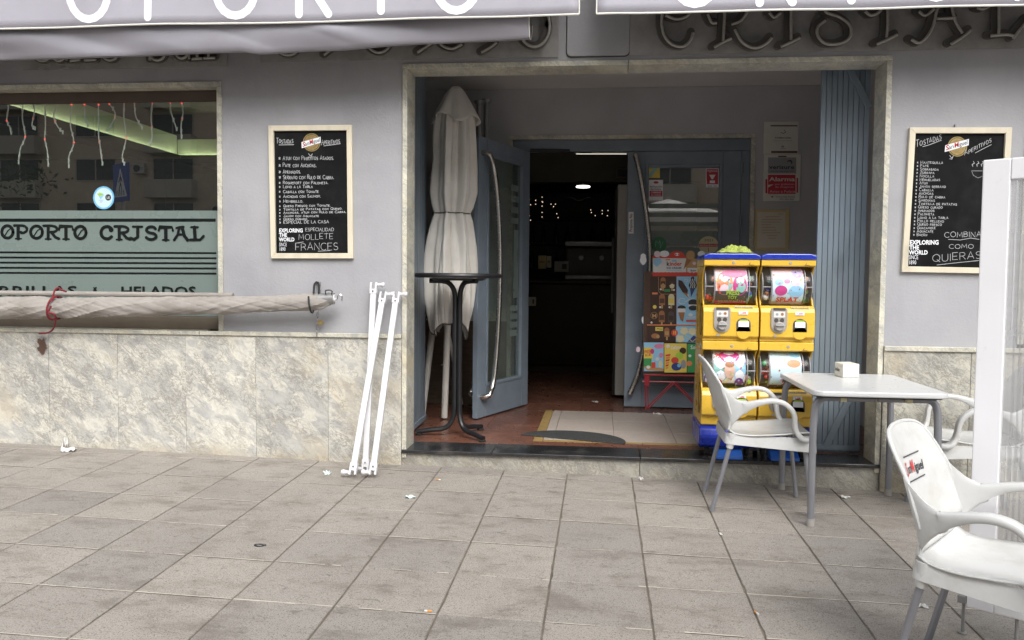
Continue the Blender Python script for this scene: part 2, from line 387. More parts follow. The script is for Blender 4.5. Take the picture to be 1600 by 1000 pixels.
def spline(pts, n=8):                      # Catmull-Rom through points of any dimension
    P = [Vector(p) for p in pts]; P = [P[0]*2-P[1]]+P+[P[-1]*2-P[-2]]; out = []
    for i in range(1, len(P)-2):
        for k in range(n):
            t = k/n; a, b, c, d = P[i-1], P[i], P[i+1], P[i+2]
            out.append(.5*((2*b)+(c-a)*t+(2*a-5*b+4*c-d)*t*t+(3*b-a-3*c+d)*t**3))
    out.append(P[-2]); return out

# flat prints drawn on a real plane y = const from photo measurements
class Ink:
    def __init__(s, y): s.y = y; s.k = 0; s.mb = {}
    def P(s, p, l): return F(p[0], p[1], s.y-l)
    def _m(s, mat): return s.mb.setdefault(mat, MB())
    def lift(s): s.k += 1; return .0006+s.k*.00012
    def poly(s, pts, mat):
        l = s.lift(); q = [s.P(p, l) for p in pts]; s._m(mat).add(q, [tuple(range(len(q)))]); return s
    def rect(s, x0, y0, x1, y1, mat): return s.poly([(x0, y0), (x1, y0), (x1, y1), (x0, y1)], mat)
    def disc(s, cx, cy, rx, ry, mat, a0=0, a1=360, n=20, rot=0):
        c, sn = math.cos(R(rot)), math.sin(R(rot)); pts = []
        for i in range(n if a1-a0 >= 360 else n+1):
            a = R(a0+(a1-a0)*i/n); x, y = rx*math.cos(a), -ry*math.sin(a); pts.append((cx+x*c-y*sn, cy+x*sn+y*c))
        return s.poly(pts, mat)
    def line(s, pts, wd, mat):
        for v, f in ribbon(pts, wd):
            l = s.lift(); s._m(mat).add([s.P(p, l) for p in v], f)
        return s
    def chalk(s, txt, x, y, h, wd, mat='chalk', width=None, slope=0, jit=.08, small=.72, track=.22):
        wd *= .8; st = strokes(txt, small, track); tw = max(p[0] for l in st for p in l) or 1
        sx = (width/tw) if width else h
        for l in st:
            jx, jy = random.uniform(-jit, jit)*h*.3, random.uniform(-jit, jit)*h
            s.line([(x+p[0]*sx+jx, y-p[1]*h+jy+slope*p[0]*sx) for p in l], wd, mat)
        return s
    def type(s, txt, x, y, h, mat, width=None, bold=.0, slope=0, shear=0):
        v, f = type2d(txt, bold, shear); tw = max(p[0] for p in v); sx = (width/tw) if width else h/.73*1.0; sy = h/.73
        l = s.lift(); s._m(mat).add([s.P((x+p[0]*sx, y-p[1]*sy+slope*p[0]*sx), l) for p in v], f); return s
    def build(s, parent, names=None):
        for mat, mb in s.mb.items():
            o = mb.build((names or {}).get(mat, 'print'), mat, parent)
            if len(mb.f) > 1: o['kind'] = 'stuff'          # small flat print, joined
_type = {}
def type2d(txt, bold=0, shear=0):
    k = (txt, bold, shear)
    if k not in _type:
        cu = bpy.data.curves.new('t', 'FONT'); cu.body = txt; cu.size = 1; cu.resolution_u = 2; cu.offset = bold; cu.shear = shear
        o = bpy.data.objects.new('t', cu); C.objects.link(o); dg = bpy.context.evaluated_depsgraph_get()
        me = bpy.data.meshes.new_from_object(o.evaluated_get(dg))
        _type[k] = ([(v.co.x, v.co.y) for v in me.vertices], [tuple(p.vertices) for p in me.polygons])
        bpy.data.objects.remove(o); bpy.data.curves.remove(cu); bpy.data.meshes.remove(me)
    return _type[k]
def ribbon(pts, wd, cap=5):                # 2D polyline -> strips with round ends
    P = [Vector(p) for p in pts]; n = len(P); L = []; Rr = []
    for i in range(n):
        a = P[max(0, i-1)]; b = P[min(n-1, i+1)]; d = b-a
        if d.length < 1e-9: d = Vector((1, 0))
        d.normalize(); nrm = Vector((-d.y, d.x)); sc = 1
        if 0 < i < n-1:
            d1 = (P[i]-a).normalized(); sc = 1/max(.6, abs(nrm.dot(Vector((-d1.y, d1.x)))))
        L.append(P[i]+nrm*wd/2*sc); Rr.append(P[i]-nrm*wd/2*sc)
    v = [tuple(x) for x in L+Rr]; f = [(i, i+1, n+i+1, n+i) for i in range(n-1)]
    def capf(c, d, side):
        a0 = math.atan2(d.y, d.x); idx = []
        for k in range(1, cap):
            a = a0-math.pi/2+math.pi*k/cap if side > 0 else a0+math.pi/2+math.pi*k/cap
            idx.append(len(v)); v.append((c.x+math.cos(a)*wd/2, c.y+math.sin(a)*wd/2))
        return idx
    d = (P[-1]-P[-2]).normalized(); idx = capf(P[-1], d, 1); f.append((2*n-1, *idx, n-1))
    d = (P[1]-P[0]).normalized(); idx = capf(P[0], d, -1); f.append((0, *idx, n))
    return [(v, f)]
def arc(cx, cy, rx, ry, a0, a1, n=12): return [(cx+rx*math.cos(R(a0+(a1-a0)*i/n)), cy+ry*math.sin(R(a0+(a1-a0)*i/n))) for i in range(n+1)]
GL = {'A': (.66, [[(0, 0), (.33, 1), (.66, 0)], [(.12, .36), (.54, .36)]]),
 'B': (.55, [[(0, 0), (0, 1)]+arc(.26, .77, .24, .23, 90, -90, 6)+[(0, .54)], [(0, .54)]+arc(.28, .27, .27, .27, 90, -90, 6)+[(0, 0)]]),
 'C': (.66, [arc(.4, .5, .4, .5, 48, 312)]), 'D': (.66, [[(0, 0), (0, 1)]+arc(.2, .5, .46, .5, 90, -90)+[(0, 0)]]),
 'E': (.52, [[(.52, 1), (0, 1), (0, 0), (.52, 0)], [(0, .52), (.42, .52)]]), 'F': (.5, [[(.5, 1), (0, 1), (0, 0)], [(0, .52), (.4, .52)]]),
 'G': (.7, [arc(.4, .5, .4, .5, 48, 330)+[(.76, .45), (.45, .45)]]), 'H': (.62, [[(0, 0), (0, 1)], [(.62, 0), (.62, 1)], [(0, .52), (.62, .52)]]),
 'I': (.06, [[(.03, 0), (.03, 1)]]), 'J': (.45, [[(.42, 1)]+[(.42, .25)]+arc(.2, .22, .22, .22, 0, -160, 6)]),
 'K': (.58, [[(0, 0), (0, 1)], [(.55, 1), (0, .42)], [(.18, .6), (.58, 0)]]), 'L': (.48, [[(0, 1), (0, 0), (.48, 0)]]),
 'M': (.78, [[(0, 0), (.08, 1), (.39, .25), (.7, 1), (.78, 0)]]), 'N': (.62, [[(0, 0), (0, 1), (.62, 0), (.62, 1)]]),
 'O': (.76, [arc(.38, .5, .38, .5, 90, 450, 20)]), 'P': (.54, [[(0, 0), (0, 1)]+arc(.26, .74, .28, .26, 90, -90, 8)+[(0, .48)]]),
 'Q': (.78, [arc(.38, .5, .38, .5, 90, 450, 16), [(.48, .25), (.78, -.08)]]), 'R': (.58, [[(0, 0), (0, 1)]+arc(.27, .75, .27, .25, 90, -90, 8)+[(0, .5)], [(.25, .5), (.58, 0)]]),
 'S': (.55, [arc(.28, .75, .25, .25, 35, 270, 8)+arc(.28, .25, .27, .25, 90, -150, 8)]), 'T': (.64, [[(0, 1), (.64, 1)], [(.32, 1), (.32, 0)]]),
 'U': (.6, [[(0, 1), (0, .3)]+arc(.3, .3, .3, .3, 180, 360, 8)+[(.6, 1)]]), 'V': (.62, [[(0, 1), (.31, 0), (.62, 1)]]),
 'W': (.9, [[(0, 1), (.22, 0), (.45, .8), (.68, 0), (.9, 1)]]), 'X': (.6, [[(0, 0), (.6, 1)], [(0, 1), (.6, 0)]]),
 'Y': (.6, [[(0, 1), (.3, .5), (.6, 1)], [(.3, .5), (.3, 0)]]), 'Z': (.58, [[(0, 1), (.58, 1), (0, 0), (.58, 0)]]),
 '*': (.5, [[(0, .2), (.5, .7)], [(0, .7), (.5, .2)], [(.25, .1), (.25, .8)]]), '.': (.1, [[(.03, 0), (.06, .05)]]), ',': (.1, [[(.06, .08), (0, -.15)]]),
 '-': (.4, [[(0, .45), (.4, .45)]])}
def strokes(txt, small=.72, track=.22):
    x = 0; out = []
    for ch in txt:
        if ch == ' ': x += .5; continue
        sc = small if ch.islower() else 1.0
        wd, ls = GL.get(ch.upper(), GL['-'])
        for l in ls: out.append([(x+p[0]*sc, p[1]*sc) for p in l])
        x += wd*sc+track
    return out

# ================================================================== THE SETTING
# ---- pavement of square slabs, falling to the street and to the right
def slope_pt(x, y, dz=0): return (x, y, gz(x, y)+dz)
pv = MB().add([slope_pt(x, y, -.0055) for x, y in ((-14, 0), (12, 0), (12, -7.5), (-14, -7.5))], [(0, 3, 2, 1)])
pavement = structure(pv.build('pavement', 'mortar'))
T = .4; ROW0 = -.1455
nrm = Vector((-SX, -SY, 1)).normalized()
slope_rot = Vector((0, 0, 1)).rotation_difference(nrm).to_euler()
slabs = []
for k in range(6):
    bm = bmesh.new(); g = .0032
    wx, wy = T/2-g, T/2-.0020
    corners = [(-wx, -wy), (wx, -wy), (wx, wy), (-wx, wy)]; out = []
    for a in range(4):
        (xa0, ya0), (xb0, yb0) = corners[a], corners[(a+1) % 4]
        for q in range(7):
            f_ = q/7; chip = random.uniform(0, .0012)+(random.uniform(.001, .004) if random.random() < .1 else 0)
            x_, y_ = xa0+(xb0-xa0)*f_, ya0+(yb0-ya0)*f_; kx = 1-chip/wx if a % 2 else 1; ky = 1-chip/wy if a % 2 == 0 else 1
            out.append((x_*kx, y_*ky))
    n_ = len(out); lo = [bm.verts.new((x_, y_, -.03)) for x_, y_ in out]; mid = [bm.verts.new((x_, y_, -.0022)) for x_, y_ in out]
    hi = [bm.verts.new((x_*(1-.0024/wx), y_*(1-.0018/wy), 0)) for x_, y_ in out]
    bm.faces.new(hi)
    for A_, B_ in ((lo, mid), (mid, hi)):
        for q in range(n_): bm.faces.new((A_[q], A_[(q+1) % n_], B_[(q+1) % n_], B_[q]))
    me = bpy.data.meshes.new('slab'); bm.to_mesh(me); bm.free(); me.materials.append(MAT['paving']); slabs.append(me)
for j in range(-1, 9):
    for i in range(-11, 10):
        y1 = ROW0 - j*T; x0 = i*T
        if j < 0: yc, sy = (ROW0-.003)/2, (-ROW0-.004)/T
        else: yc, sy = y1-T/2, 1
        if j > 5 and (i < -6 or i > 7): continue
        o = bpy.data.objects.new('slab', random.choice(slabs)); C.objects.link(o); o.parent = pavement
        xc = x0+T/2
        o.location = slope_pt(xc, yc, random.uniform(-.0010, .0010)); o.scale = (1, sy, 1)
        o.rotation_euler = (slope_rot.x+random.gauss(0, .0012), slope_rot.y+random.gauss(0, .0012), 0)
# pale sand in the cross joints
js = MB()
for j in range(0, 9):
    y = ROW0 - j*T
    for i in range(-11, 10):
        x = i*T+.004; xe_ = (i+1)*T-.004; full = random.random() < .55
        while x < xe_:
            ln = random.uniform(.03, .12); b_ = min(xe_, x+ln); hw = random.uniform(.0020, .0040); dy = random.uniform(-.0008, .0008)
            if full or random.random() < .5: js.add([slope_pt(x, y-hw+dy, .0013), slope_pt(b_, y-hw*random.uniform(.7, 1.2)+dy, .0013), slope_pt(b_, y+hw+dy, .0013), slope_pt(x, y+hw*random.uniform(.7, 1.2)+dy, .0013)], [(0, 1, 2, 3)])
            x = b_
jo = js.build('joint_sand', 'joint_sand', pavement); jo['kind'] = 'stuff'
# kerb and street behind the viewer
kz = gz(0, -7.5)
for i in range(26):
    x = -14+i
    MB().box(x+.004, x+.996, -7.68, -7.5, kz-.3, gz(x+.5, -7.5)+.002).build('kerb_stone', 'concrete_light', pavement, .012)
structure(MB().add([(-90, -7.66, kz-.42), (90, -7.66, kz-.42), (90, -110, kz-.42), (-90, -110, kz-.42)], [(0, 3, 2, 1)]).build('road', 'asphalt'))

# ---- the cafe building
DX0, DX1, DZ = -.662, 2.281, 2.547            # outer edge of the doorway surround
WX1, WZ1 = -1.8495, 2.458; WX0 = -4.75        # window surround
VX0, VX1 = 3.04, 5.2                          # next window on the right
LEDGE = .853
cafe = thing('cafe_building', 'lavender grey cafe front with marble base, wide window and deep doorway', 'building', (0, 0, 0))
TOPZ = 6.2
wl = MB()
wl.box(-7, WX0, 0, .25, -.3, TOPZ); wl.box(WX0, WX1, 0, .25, WZ1, TOPZ); wl.box(WX1, DX0, 0, .25, -.3, TOPZ)
wl.box(DX0, DX1, 0, .25, DZ, TOPZ); wl.box(DX1, VX0, 0, .25, -.3, TOPZ); wl.box(VX0, VX1, 0, .25, WZ1, TOPZ); wl.box(VX1, 7, 0, .25, -.3, TOPZ)
wl.box(WX0, WX1, .02, .25, -.3, .80); wl.box(VX0, VX1, .02, .25, -.3, .80)
wl.build('wall', 'plaster', cafe)
# marble base panels
edges = [-6.0+.0] + [-5.45, -4.97, -4.49, -4.02, -3.545, -3.0607, -2.575, -2.1028, -1.6259, -1.1427, DX0-.001]
for i in range(len(edges)-1):
    a, b = edges[i]+.0008, edges[i+1]-.0008
    MB().box(a, b, -.022+random.uniform(-.0006, .0006), -.001, gz((a+b)/2, 0)-.03, LEDGE-.027).build('marble_panel', 'marble_stained' if a < STAIN.x < b or abs(a-STAIN.x) < .12 else 'marble', cafe, .0014)
edges = [DX1+.001, 2.78, 3.27, 3.75, 4.24, 4.73, 5.2]
for a, b in zip(edges, edges[1:]):
    MB().box(a+.0014, b-.0014, -.022, -.001, gz(a, 0)-.03, LEDGE-.05).build('marble_panel', 'marble_warm', cafe, .0014)
x = -6.0
for wd in (1.35, 1.22, 1.43, 1.38):
    x1 = min(x+wd, DX0-.001)
    bx('ledge', 'marble_trim', cafe, x+.001, x1-.001, -.036, .118 if x < WX1-.6 else -.0005, LEDGE-.0265, LEDGE, .003); x = x1
    if x >= DX0-.01: break
if x < DX0-.02: bx('ledge', 'marble_trim', cafe, x+.001, DX0-.001, -.036, -.0005, LEDGE-.0265, LEDGE, .003)
bx('ledge', 'marble_trim', cafe, DX1+.001, 3.6, -.036, -.0005, LEDGE-.0495, LEDGE-.022, .003)
bx('ledge', 'marble_trim', cafe, 3.602, 5.2, -.036, -.0005, LEDGE-.0495, LEDGE-.022, .003)
# door surround in marble slabs
FW = .03
for nm, a in (('door_jamb', (DX0, DX0+FW, -.014, .2, .06, DZ-FW)), ('door_jamb', (DX1-FW, DX1, -.014, .2, .06, DZ-FW))): bx(nm, 'marble_trim', cafe, *a, .002)
bx('door_lintel', 'marble_trim', cafe, DX0, .738, -.014, .2, DZ-FW+.001, DZ, .002)
bx('door_lintel', 'marble_trim', cafe, .742, DX1, -.014, .2, DZ-FW+.001, DZ, .002)
# doorstep: marble risers under a black granite tread
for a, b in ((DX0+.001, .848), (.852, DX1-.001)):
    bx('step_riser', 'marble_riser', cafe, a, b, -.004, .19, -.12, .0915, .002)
for a, b in ((DX0+.002, -.08), (-.077, .849), (.852, 1.65), (1.653, DX1-.002)):
    bx('step_tread', 'granite', cafe, a, b, -.028, .255, .092, .1135, .003)

# ---- porch
FZ0 = .11
porch = structure(bx('porch_floor', 'grout', None, -1.0, 2.6, .256, 6.6, .0, FZ0-.006))
def ftile(x0, x1, y0, y1, mat, nm='floor_tile'):
    return bx(nm, mat, porch, x0+.0017, x1-.0017, y0+.0017, y1-.0017, FZ0-.02, FZ0+random.uniform(-.0004, .0004), .0008)
ox0, ox1, oy0, oy1 = .145, 1.56, .40, 1.72      # pale field with an ochre border
st = .068
for (a, b, c, d) in ((ox0, ox0+st, oy0, oy1), (ox0+st, ox1, oy0, oy0+st)):
    n = max(1, round(max(b-a, d-c)/.33))
    for k in range(n):
        if b-a > d-c: ftile(a+(b-a)*k/n, a+(b-a)*(k+1)/n, c, d, 'ochre_tile')
        else: ftile(a, b, c+(d-c)*k/n, c+(d-c)*(k+1)/n, 'ochre_tile')
xs = [ox0+st, .28, .70, 1.12, ox1]; ys = [oy0+st, .84, 1.28, oy1]
for a, b in zip(xs, xs[1:]):
    for c, d in zip(ys, ys[1:]): ftile(a, b, c, d, 'pale_tile')
def terr(x0, x1, y0, y1):
    nx, ny = max(1, round((x1-x0)/.36)), max(1, round((y1-y0)/.36))
    for i in range(nx):
        for j in range(ny): ftile(x0+(x1-x0)*i/nx, x0+(x1-x0)*(i+1)/nx, y0+(y1-y0)*j/ny, y0+(y1-y0)*(j+1)/ny, 'terracotta')
terr(-1.0, ox0, .256, 1.72); terr(ox0, ox1, .256, oy0); terr(ox1, 2.6, .256, 1.72); terr(-1.0, 2.6, 1.72, 4.6)
PB = 1.95                                       # inner wall with the glazed doors
IX0, IX1, IZ = -.213, 1.857, 2.437
pw = MB()
pw.box(-1.12, -1.0, .25, PB+.12, -.1, 2.95); pw.box(2.6, 2.72, .25, PB+.12, -.1, 2.95)
pw.box(-1.0, IX0, PB, PB+.12, FZ0, 2.83); pw.box(IX1, 2.6, PB, PB+.12, FZ0, 2.83); pw.box(IX0, IX1, PB, PB+.12, IZ, 2.83)
pw.build('porch_wall', 'porch_paint', cafe)
bx('porch_ceiling', 'ceiling_paint', cafe, -1.0, 2.6, .25, PB+.12, 2.832, 2.95)
bx('brown_tiling', 'brown_tile', cafe, -.999, IX0-.004, PB-.012, PB-.001, FZ0+.001, .84)
bx('tiling_trim', 'marble_trim', cafe, -.999, IX0-.004, PB-.02, PB-.001, .842, .93, .003)
mw = .036
bx('inner_jamb', 'marble_trim', cafe, IX0, IX0+mw, PB-.012, PB+.1, FZ0+.001, IZ-mw, .002)
bx('inner_jamb', 'marble_trim', cafe, IX1-mw, IX1, PB-.012, PB+.1, FZ0+.001, IZ-mw, .002)
bx('inner_lintel', 'marble_trim', cafe, IX0, IX1, PB-.012, PB+.1, IZ-mw+.001, IZ, .002)
# blue metal door frame
fy0, fy1 = PB+.02, PB+.085
for a in ((IX0+mw+.001, -.05, FZ0+.001, 2.30), (1.752, IX1-mw-.001, FZ0+.001, 2.30), (IX0+mw+.001, IX1-mw-.001, 2.302, IZ-mw-.001)): bx('door_frame', 'door_blue', cafe, a[0], a[1], fy0, fy1, a[2], a[3], .004)
# dim room behind
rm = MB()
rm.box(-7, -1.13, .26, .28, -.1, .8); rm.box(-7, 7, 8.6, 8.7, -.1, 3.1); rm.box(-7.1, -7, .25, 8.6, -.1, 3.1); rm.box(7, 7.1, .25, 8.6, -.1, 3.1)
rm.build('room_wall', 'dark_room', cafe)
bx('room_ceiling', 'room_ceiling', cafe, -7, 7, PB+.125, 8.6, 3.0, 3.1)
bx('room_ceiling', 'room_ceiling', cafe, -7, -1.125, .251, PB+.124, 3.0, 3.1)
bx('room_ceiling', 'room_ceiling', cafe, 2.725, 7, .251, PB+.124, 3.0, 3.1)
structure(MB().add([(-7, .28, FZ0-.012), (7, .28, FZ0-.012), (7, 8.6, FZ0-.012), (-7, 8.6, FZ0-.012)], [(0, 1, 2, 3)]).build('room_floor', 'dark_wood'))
bx('roof', 'concrete_light', cafe, -7.1, 7.1, 0.0, 8.8, TOPZ+.002, TOPZ+.2)
# hidden lamp ledge lit green, with the bulkhead over it
bx('bulkhead', 'cove_paint', cafe, -6.9, -4.05, .4, 3.52, 2.49, 2.74)
bx('bulkhead', 'cove_paint', cafe, -4.049, -1.6, 3.53, 5.2, 2.49, 2.70)
bx('cove_lamp', 'green_glow', cafe, -4.03, -4.01, .5, 3.46, 2.49, 2.505)
bx('cove_lamp', 'green_glow', cafe, -3.98, -1.7, 3.49, 3.51, 2.49, 2.505)
bx('cove_ledge', 'dark_room', cafe, -4.30, -3.985, .5, 3.44, 2.44, 2.487); bx('cove_lip', 'dark_room', cafe, -3.984, -3.972, .5, 3.44, 2.44, 2.515)
bx('cove_ledge', 'dark_room', cafe, -3.97, -1.7, 3.452, 3.7, 2.44, 2.487); bx('cove_lip', 'dark_room', cafe, -3.97, -1.7, 3.438, 3.451, 2.44, 2.515)

# ---- window with etched film, icicle lights hang behind it
def window(x0, x1, nm, lettered):
    z0, z1 = LEDGE, WZ1; fw_ = .032
    s = bx('window_surround', 'marble_trim', cafe, x0, x1, -.012, .13, z1-fw_, z1, .002)
    bx('surround_side', 'marble_trim', s, x1-fw_, x1, -.012, .13, z0+.001, z1-fw_-.001, .002)
    bx('surround_side', 'marble_trim', s, x0, x0+fw_, -.012, .13, z0+.001, z1-fw_-.001, .002)
    fr = MB(); a, b = x0+fw_+.001, x1-fw_-.001
    bx('window_frame', 'window_brown', cafe, a, b, .085, .125, z1-fw_-.07, z1-fw_-.001, .003); bx('window_frame', 'sill_brown', cafe, a, b, .085, .125, z0+.001, z0+.085, .003)
    g = bx('window_pane', 'window_glass', cafe, a, b, .100, .105, z0+.086, z1-fw_-.071)
    fz = F(200, 329, .099).z
    bx('etched_film', 'film', g, a+.002, b-.002, .0985, .0995, z0+.088, fz)
    return g
pane = window(WX0, WX1, 'window', True); window(VX0, VX1, 'window', False)
ik = Ink(.0984)  # dark overlay paints in the unlit room seen through clear letters and bands
ik.rect(-350, 341.5, 337, 346.5, 'dark_glass')
for yy in (392.5, 400.5, 408.5, 416.5, 424.5):
    ik.poly([(-350, yy-1), (338, yy+1.5), (338, yy+4.5), (-350, yy+2)], 'dark_glass')
# art-nouveau lettering, stroke by stroke: letter, left, right (photo px) at baseline 374, cap 353
def nouveau(ch, x0, x1, yb, yt, wd):
    W = x1-x0; H = yb-yt
    def L(p, w_=wd): ik.line([(x0+a*W, yb-b*H) for a, b in p], w_, 'dark_glass')
    if ch == 'O': L(arc(.5, .5, .42, .46, 0, 360, 22), wd*1.15); L([(.3, .2), (.55, .6), (.75, .75)], wd*.45)
    if ch == 'P': L([(.3, 0), (.3, .95)], wd*1.3); L([(0, .98), (.55, .98)]+arc(.6, .7, .36, .27, 80, -100, 10)+[(.5, .5)]); L([(.1, 0), (.52, 0)], wd*.6)
    if ch == 'R': L([(.3, 0), (.3, .95)], wd*1.2); L([(0, .98), (.55, .98)]+arc(.58, .74, .3, .22, 80, -100, 10)+[(.4, .5)]); L([(.5, .5), (.78, .12), (1, .02)], wd*1.1); L([(.12, 0), (.48, 0)], wd*.6)
    if ch == 'T': L([(.5, 0), (.5, .9)], wd*1.3); L([(0, .7), (.06, .95), (.94, .95), (1, .7)], wd*.9); L([(.28, 0), (.72, 0)], wd*.6)
    if ch == 'C': L(arc(.5, .5, .42, .46, 40, 320, 18), wd*1.2); L(arc(.8, .72, .12, .12, 0, 330, 8), wd*.6)
    if ch == 'I': L([(.62, .95), (.62, .2), (.3, .02), (0, .12)], wd*1.2); L([(.2, .97), (1, .97)], wd*.8)
    if ch == 'S': L(arc(.5, .74, .36, .23, 20, 255, 10)+arc(.5, .26, .4, .24, 90, -160, 10), wd*1.1)
    if ch == 'A': L([(.05, 0), (.3, .4), (.42, .95), (.7, .97)], wd); L([(.6, .95), (.78, .3), (1, 0)], wd*1.25); L([(.28, .42), (.78, .42)], wd*.8); L([(.2, .9), (.45, .98)], wd*.7)
    if ch == 'L': L([(.35, .97), (.4, .1)], wd*1.3); L([(.12, .97), (.6, .97)], wd*.7); L([(.05, .03), (.75, .03), (1, .3)], wd)
for ch, a, b in (('O', 1, 22), ('P', 22, 43), ('O', 46, 68), ('R', 68, 92), ('T', 92, 114), ('O', 115, 136), ('C', 156, 178), ('R', 179, 203), ('I', 204, 222), ('S', 226, 246), ('T', 248, 270), ('A', 271, 293), ('L', 296, 318)):
    nouveau(ch, a, b, 374+(a-150)*.008, 353+(a-150)*.008, 4.0)
ik.type('PARRILLAS', -45, 462, 16, 'dark_glass', 165, .012); ik.type('HELADOS', 188, 462, 15, 'dark_glass', 118, .02)
ik.chalk('*', 146, 456, 9, 2, 'dark_glass')
ik.build(pane, {'dark_glass': 'dark_overlay_lettering'})
ik = Ink(.0985)
ik.disc(162, 309, 16.5, 18, 'stickerblue', n=28).disc(162, 309, 14, 15.5, 'paleblue', n=28)
ik.disc(169, 308.5, 4.6, 5, 'print_dark').poly([(152, 303), (156, 301), (162, 303), (157, 311)], 'lime').poly([(155, 306), (163, 304), (157, 312)], 'sky')
ik.rect(154, 312.5, 161, 313.5, 'sky').rect(156, 315, 160, 316, 'pink').type('LE', 166.5, 310.5, 4, 'print_white', 5)
ik.build(pane, {k: 'sticker' for k in ('stickerblue', 'paleblue', 'print_dark', 'lime', 'sky', 'pink', 'print_white')})

# ---- right door leaf, closed
def handle_pts(px, y):
    return [F(a, b, y) for a, b in px]
leaf = bx('door_leaf', 'door_blue', cafe, .805, .952, fy0-.004, fy1-.02, FZ0+.012, 2.298, .003)
LX0, LX1 = .9525, 1.60
for a in ((LX1, 1.748, FZ0+.012, 2.298), (LX0, LX1-.0005, 2.19, 2.298), (LX0, LX1-.0005, FZ0+.012, .30)): bx('rail', 'door_blue', leaf, a[0], a[1], fy0-.004, fy1-.02, a[2], a[3], .003)
for a in ((LX0, LX0+.03, .30, 2.19), (LX1-.03, LX1, .30, 2.19), (LX0+.03, LX1-.03, 2.16, 2.19), (LX0+.03, LX1-.03, .30, .335)): bx('glazing_bead', 'door_blue', leaf, a[0], a[1], fy0-.012, fy0+.03, a[2], a[3], .006)
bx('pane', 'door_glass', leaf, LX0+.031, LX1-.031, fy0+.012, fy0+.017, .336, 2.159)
yf = fy0+.010
def fstrip(y0, y1, x0=LX0+.033, x1=LX1-.033): bx('etched_film', 'film', leaf, x0, x1, yf, yf+.001, F(1050, y1, yf).z, F(1050, y0, yf).z)
for a, b in ((318, 325.5), (332, 339), (346.5, 353), (361, 384), (387, 640)): fstrip(a, min(b, 600))
for hz in (262, 345, 500):
    p = F(1151, hz, fy0-.01); MB().tube([(1.753, fy0-.012, p.z-.045), (1.753, fy0-.012, p.z+.045)], .010, 8).build('hinge', 'door_blue', leaf)
hp = spline(handle_pts(((993, 243), (998, 262), (1005, 300), (1012, 350), (1016, 400), (1014, 470), (1008, 530), (998, 580), (985, 613)), fy0-.075), 5)
hp = [hp[0]+Vector((0, .075, .0))]+hp+[hp[-1]+Vector((0, .075, -.0))]
MB().tube(hp, .021, 14).build('handle', 'steel', leaf)
ik = Ink(fy0-.0052)
ik.rect(982, 331, 990, 365, 'print_white'); ik.build(leaf, {'print_white': 'push_plate'})
v, f = type2d('Presione No', .01); tm = MB(); tw = max(p[0] for p in v)
tm.add([F(988.2-0*q[0]-q[1]*5.2/.73*1.0+0.0, 362-q[0]/tw*28, fy0-.0075) for q in v], f); tm.build('push_lettering', 'print_dark', leaf)
ik = Ink(fy0+.0095)
ik.rect(1009, 258, 1031, 278, 'softyellow').poly([(1011, 277), (1022, 261), (1029, 262), (1018, 276)], 'teal').rect(1010, 259, 1030, 262, 'lime')
ik.rect(1014, 281, 1036, 313, 'print_white').rect(1015, 298, 1035, 307, 'alarmred').disc(1025, 285, 4, 2, 'alarmred')
ik.type('INSTALACION', 1015.5, 293, 2.6, 'print_dark', 19, .02).type('PROTEGIDA', 1016.5, 297, 2.6, 'print_dark', 17, .02).type('CAMARAS', 1017, 302, 3, 'print_white', 16, .01).type('24 HORAS', 1017, 306, 2.5, 'print_white', 16)
ik.rect(1103, 263, 1123, 293, 'print_white').rect(1104, 264, 1122, 288, 'alarmred').type('Vigilancia', 1105, 268.5, 3.5, 'print_white', 16).poly([(1108, 273), (1118, 273), (1114, 280), (1112, 280)], 'print_white').rect(1109, 282, 1117, 286, 'print_white').type('900 100', 1106, 292, 2.5, 'print_dark', 14)
ik.disc(1030, 382, 11.5, 12, 'stickergreen', n=26); ik.line([(1024, 385), (1025, 376), (1029, 380), (1031, 376), (1032, 388), (1036, 378)], .8, 'teal')
ik.disc(1107, 383, 15.5, 14, 'cream', n=26).rect(1092, 381, 1122, 385.5, 'print_red').type('RESTAURANTE', 1093, 384.7, 2.6, 'print_white', 28).type('2021', 1100, 377, 4, 'print_dark', 14).line([(1107, 387), (1107, 394)], .8, 'print_dark')
ik.build(leaf, {k: 'sticker' for k in MAT})

# ---- left door leaf, swung open towards the street
hx, hy = -.048, PB+.02
ang = math.atan2(1.13-hy, -.374-hx); Lw = .885
lo = bpy.data.objects.new('door_leaf', bpy.data.meshes.new('door_leaf'))
def leafbox(mb, u0, u1, t0, t1, z0, z1):
    c, s_ = math.cos(ang), math.sin(ang); q = []
    for z in (z0, z1):
        for t in (t0, t1):
            for u in (u0, u1): q.append((hx+u*c-t*s_, hy+u*s_+t*c, z))
    return mb.add(q, [(0, 2, 3, 1), (4, 5, 7, 6), (0, 1, 5, 4), (2, 6, 7, 3), (0, 4, 6, 2), (1, 3, 7, 5)])
def lp(u, t, z): return Vector((hx+u*math.cos(ang)-t*math.sin(ang), hy+u*math.sin(ang)+t*math.cos(ang), z))
leaf2 = leafbox(MB(), .0, .12, -.0215, .0215, FZ0+.012, 2.298).build('door_leaf', 'door_blue', cafe, .003)
for a in ((Lw-.135, Lw, FZ0+.012, 2.298), (.1205, Lw-.1355, 2.19, 2.298), (.1205, Lw-.1355, FZ0+.012, .36)): leafbox(MB(), a[0], a[1], -.0215, .0215, a[2], a[3]).build('rail', 'door_blue', leaf2, .003)
for a in ((.121, .147, .361, 2.189), (Lw-.162, Lw-.136, .361, 2.189), (.148, Lw-.163, 2.163, 2.189), (.148, Lw-.163, .361, .387)): leafbox(MB(), a[0], a[1], -.028, .028, a[2], a[3]).build('glazing_bead', 'door_blue', leaf2, .005)
leafbox(MB(), .148, Lw-.163, -.003, .003, .388, 2.162).build('pane', 'door_glass', leaf2)
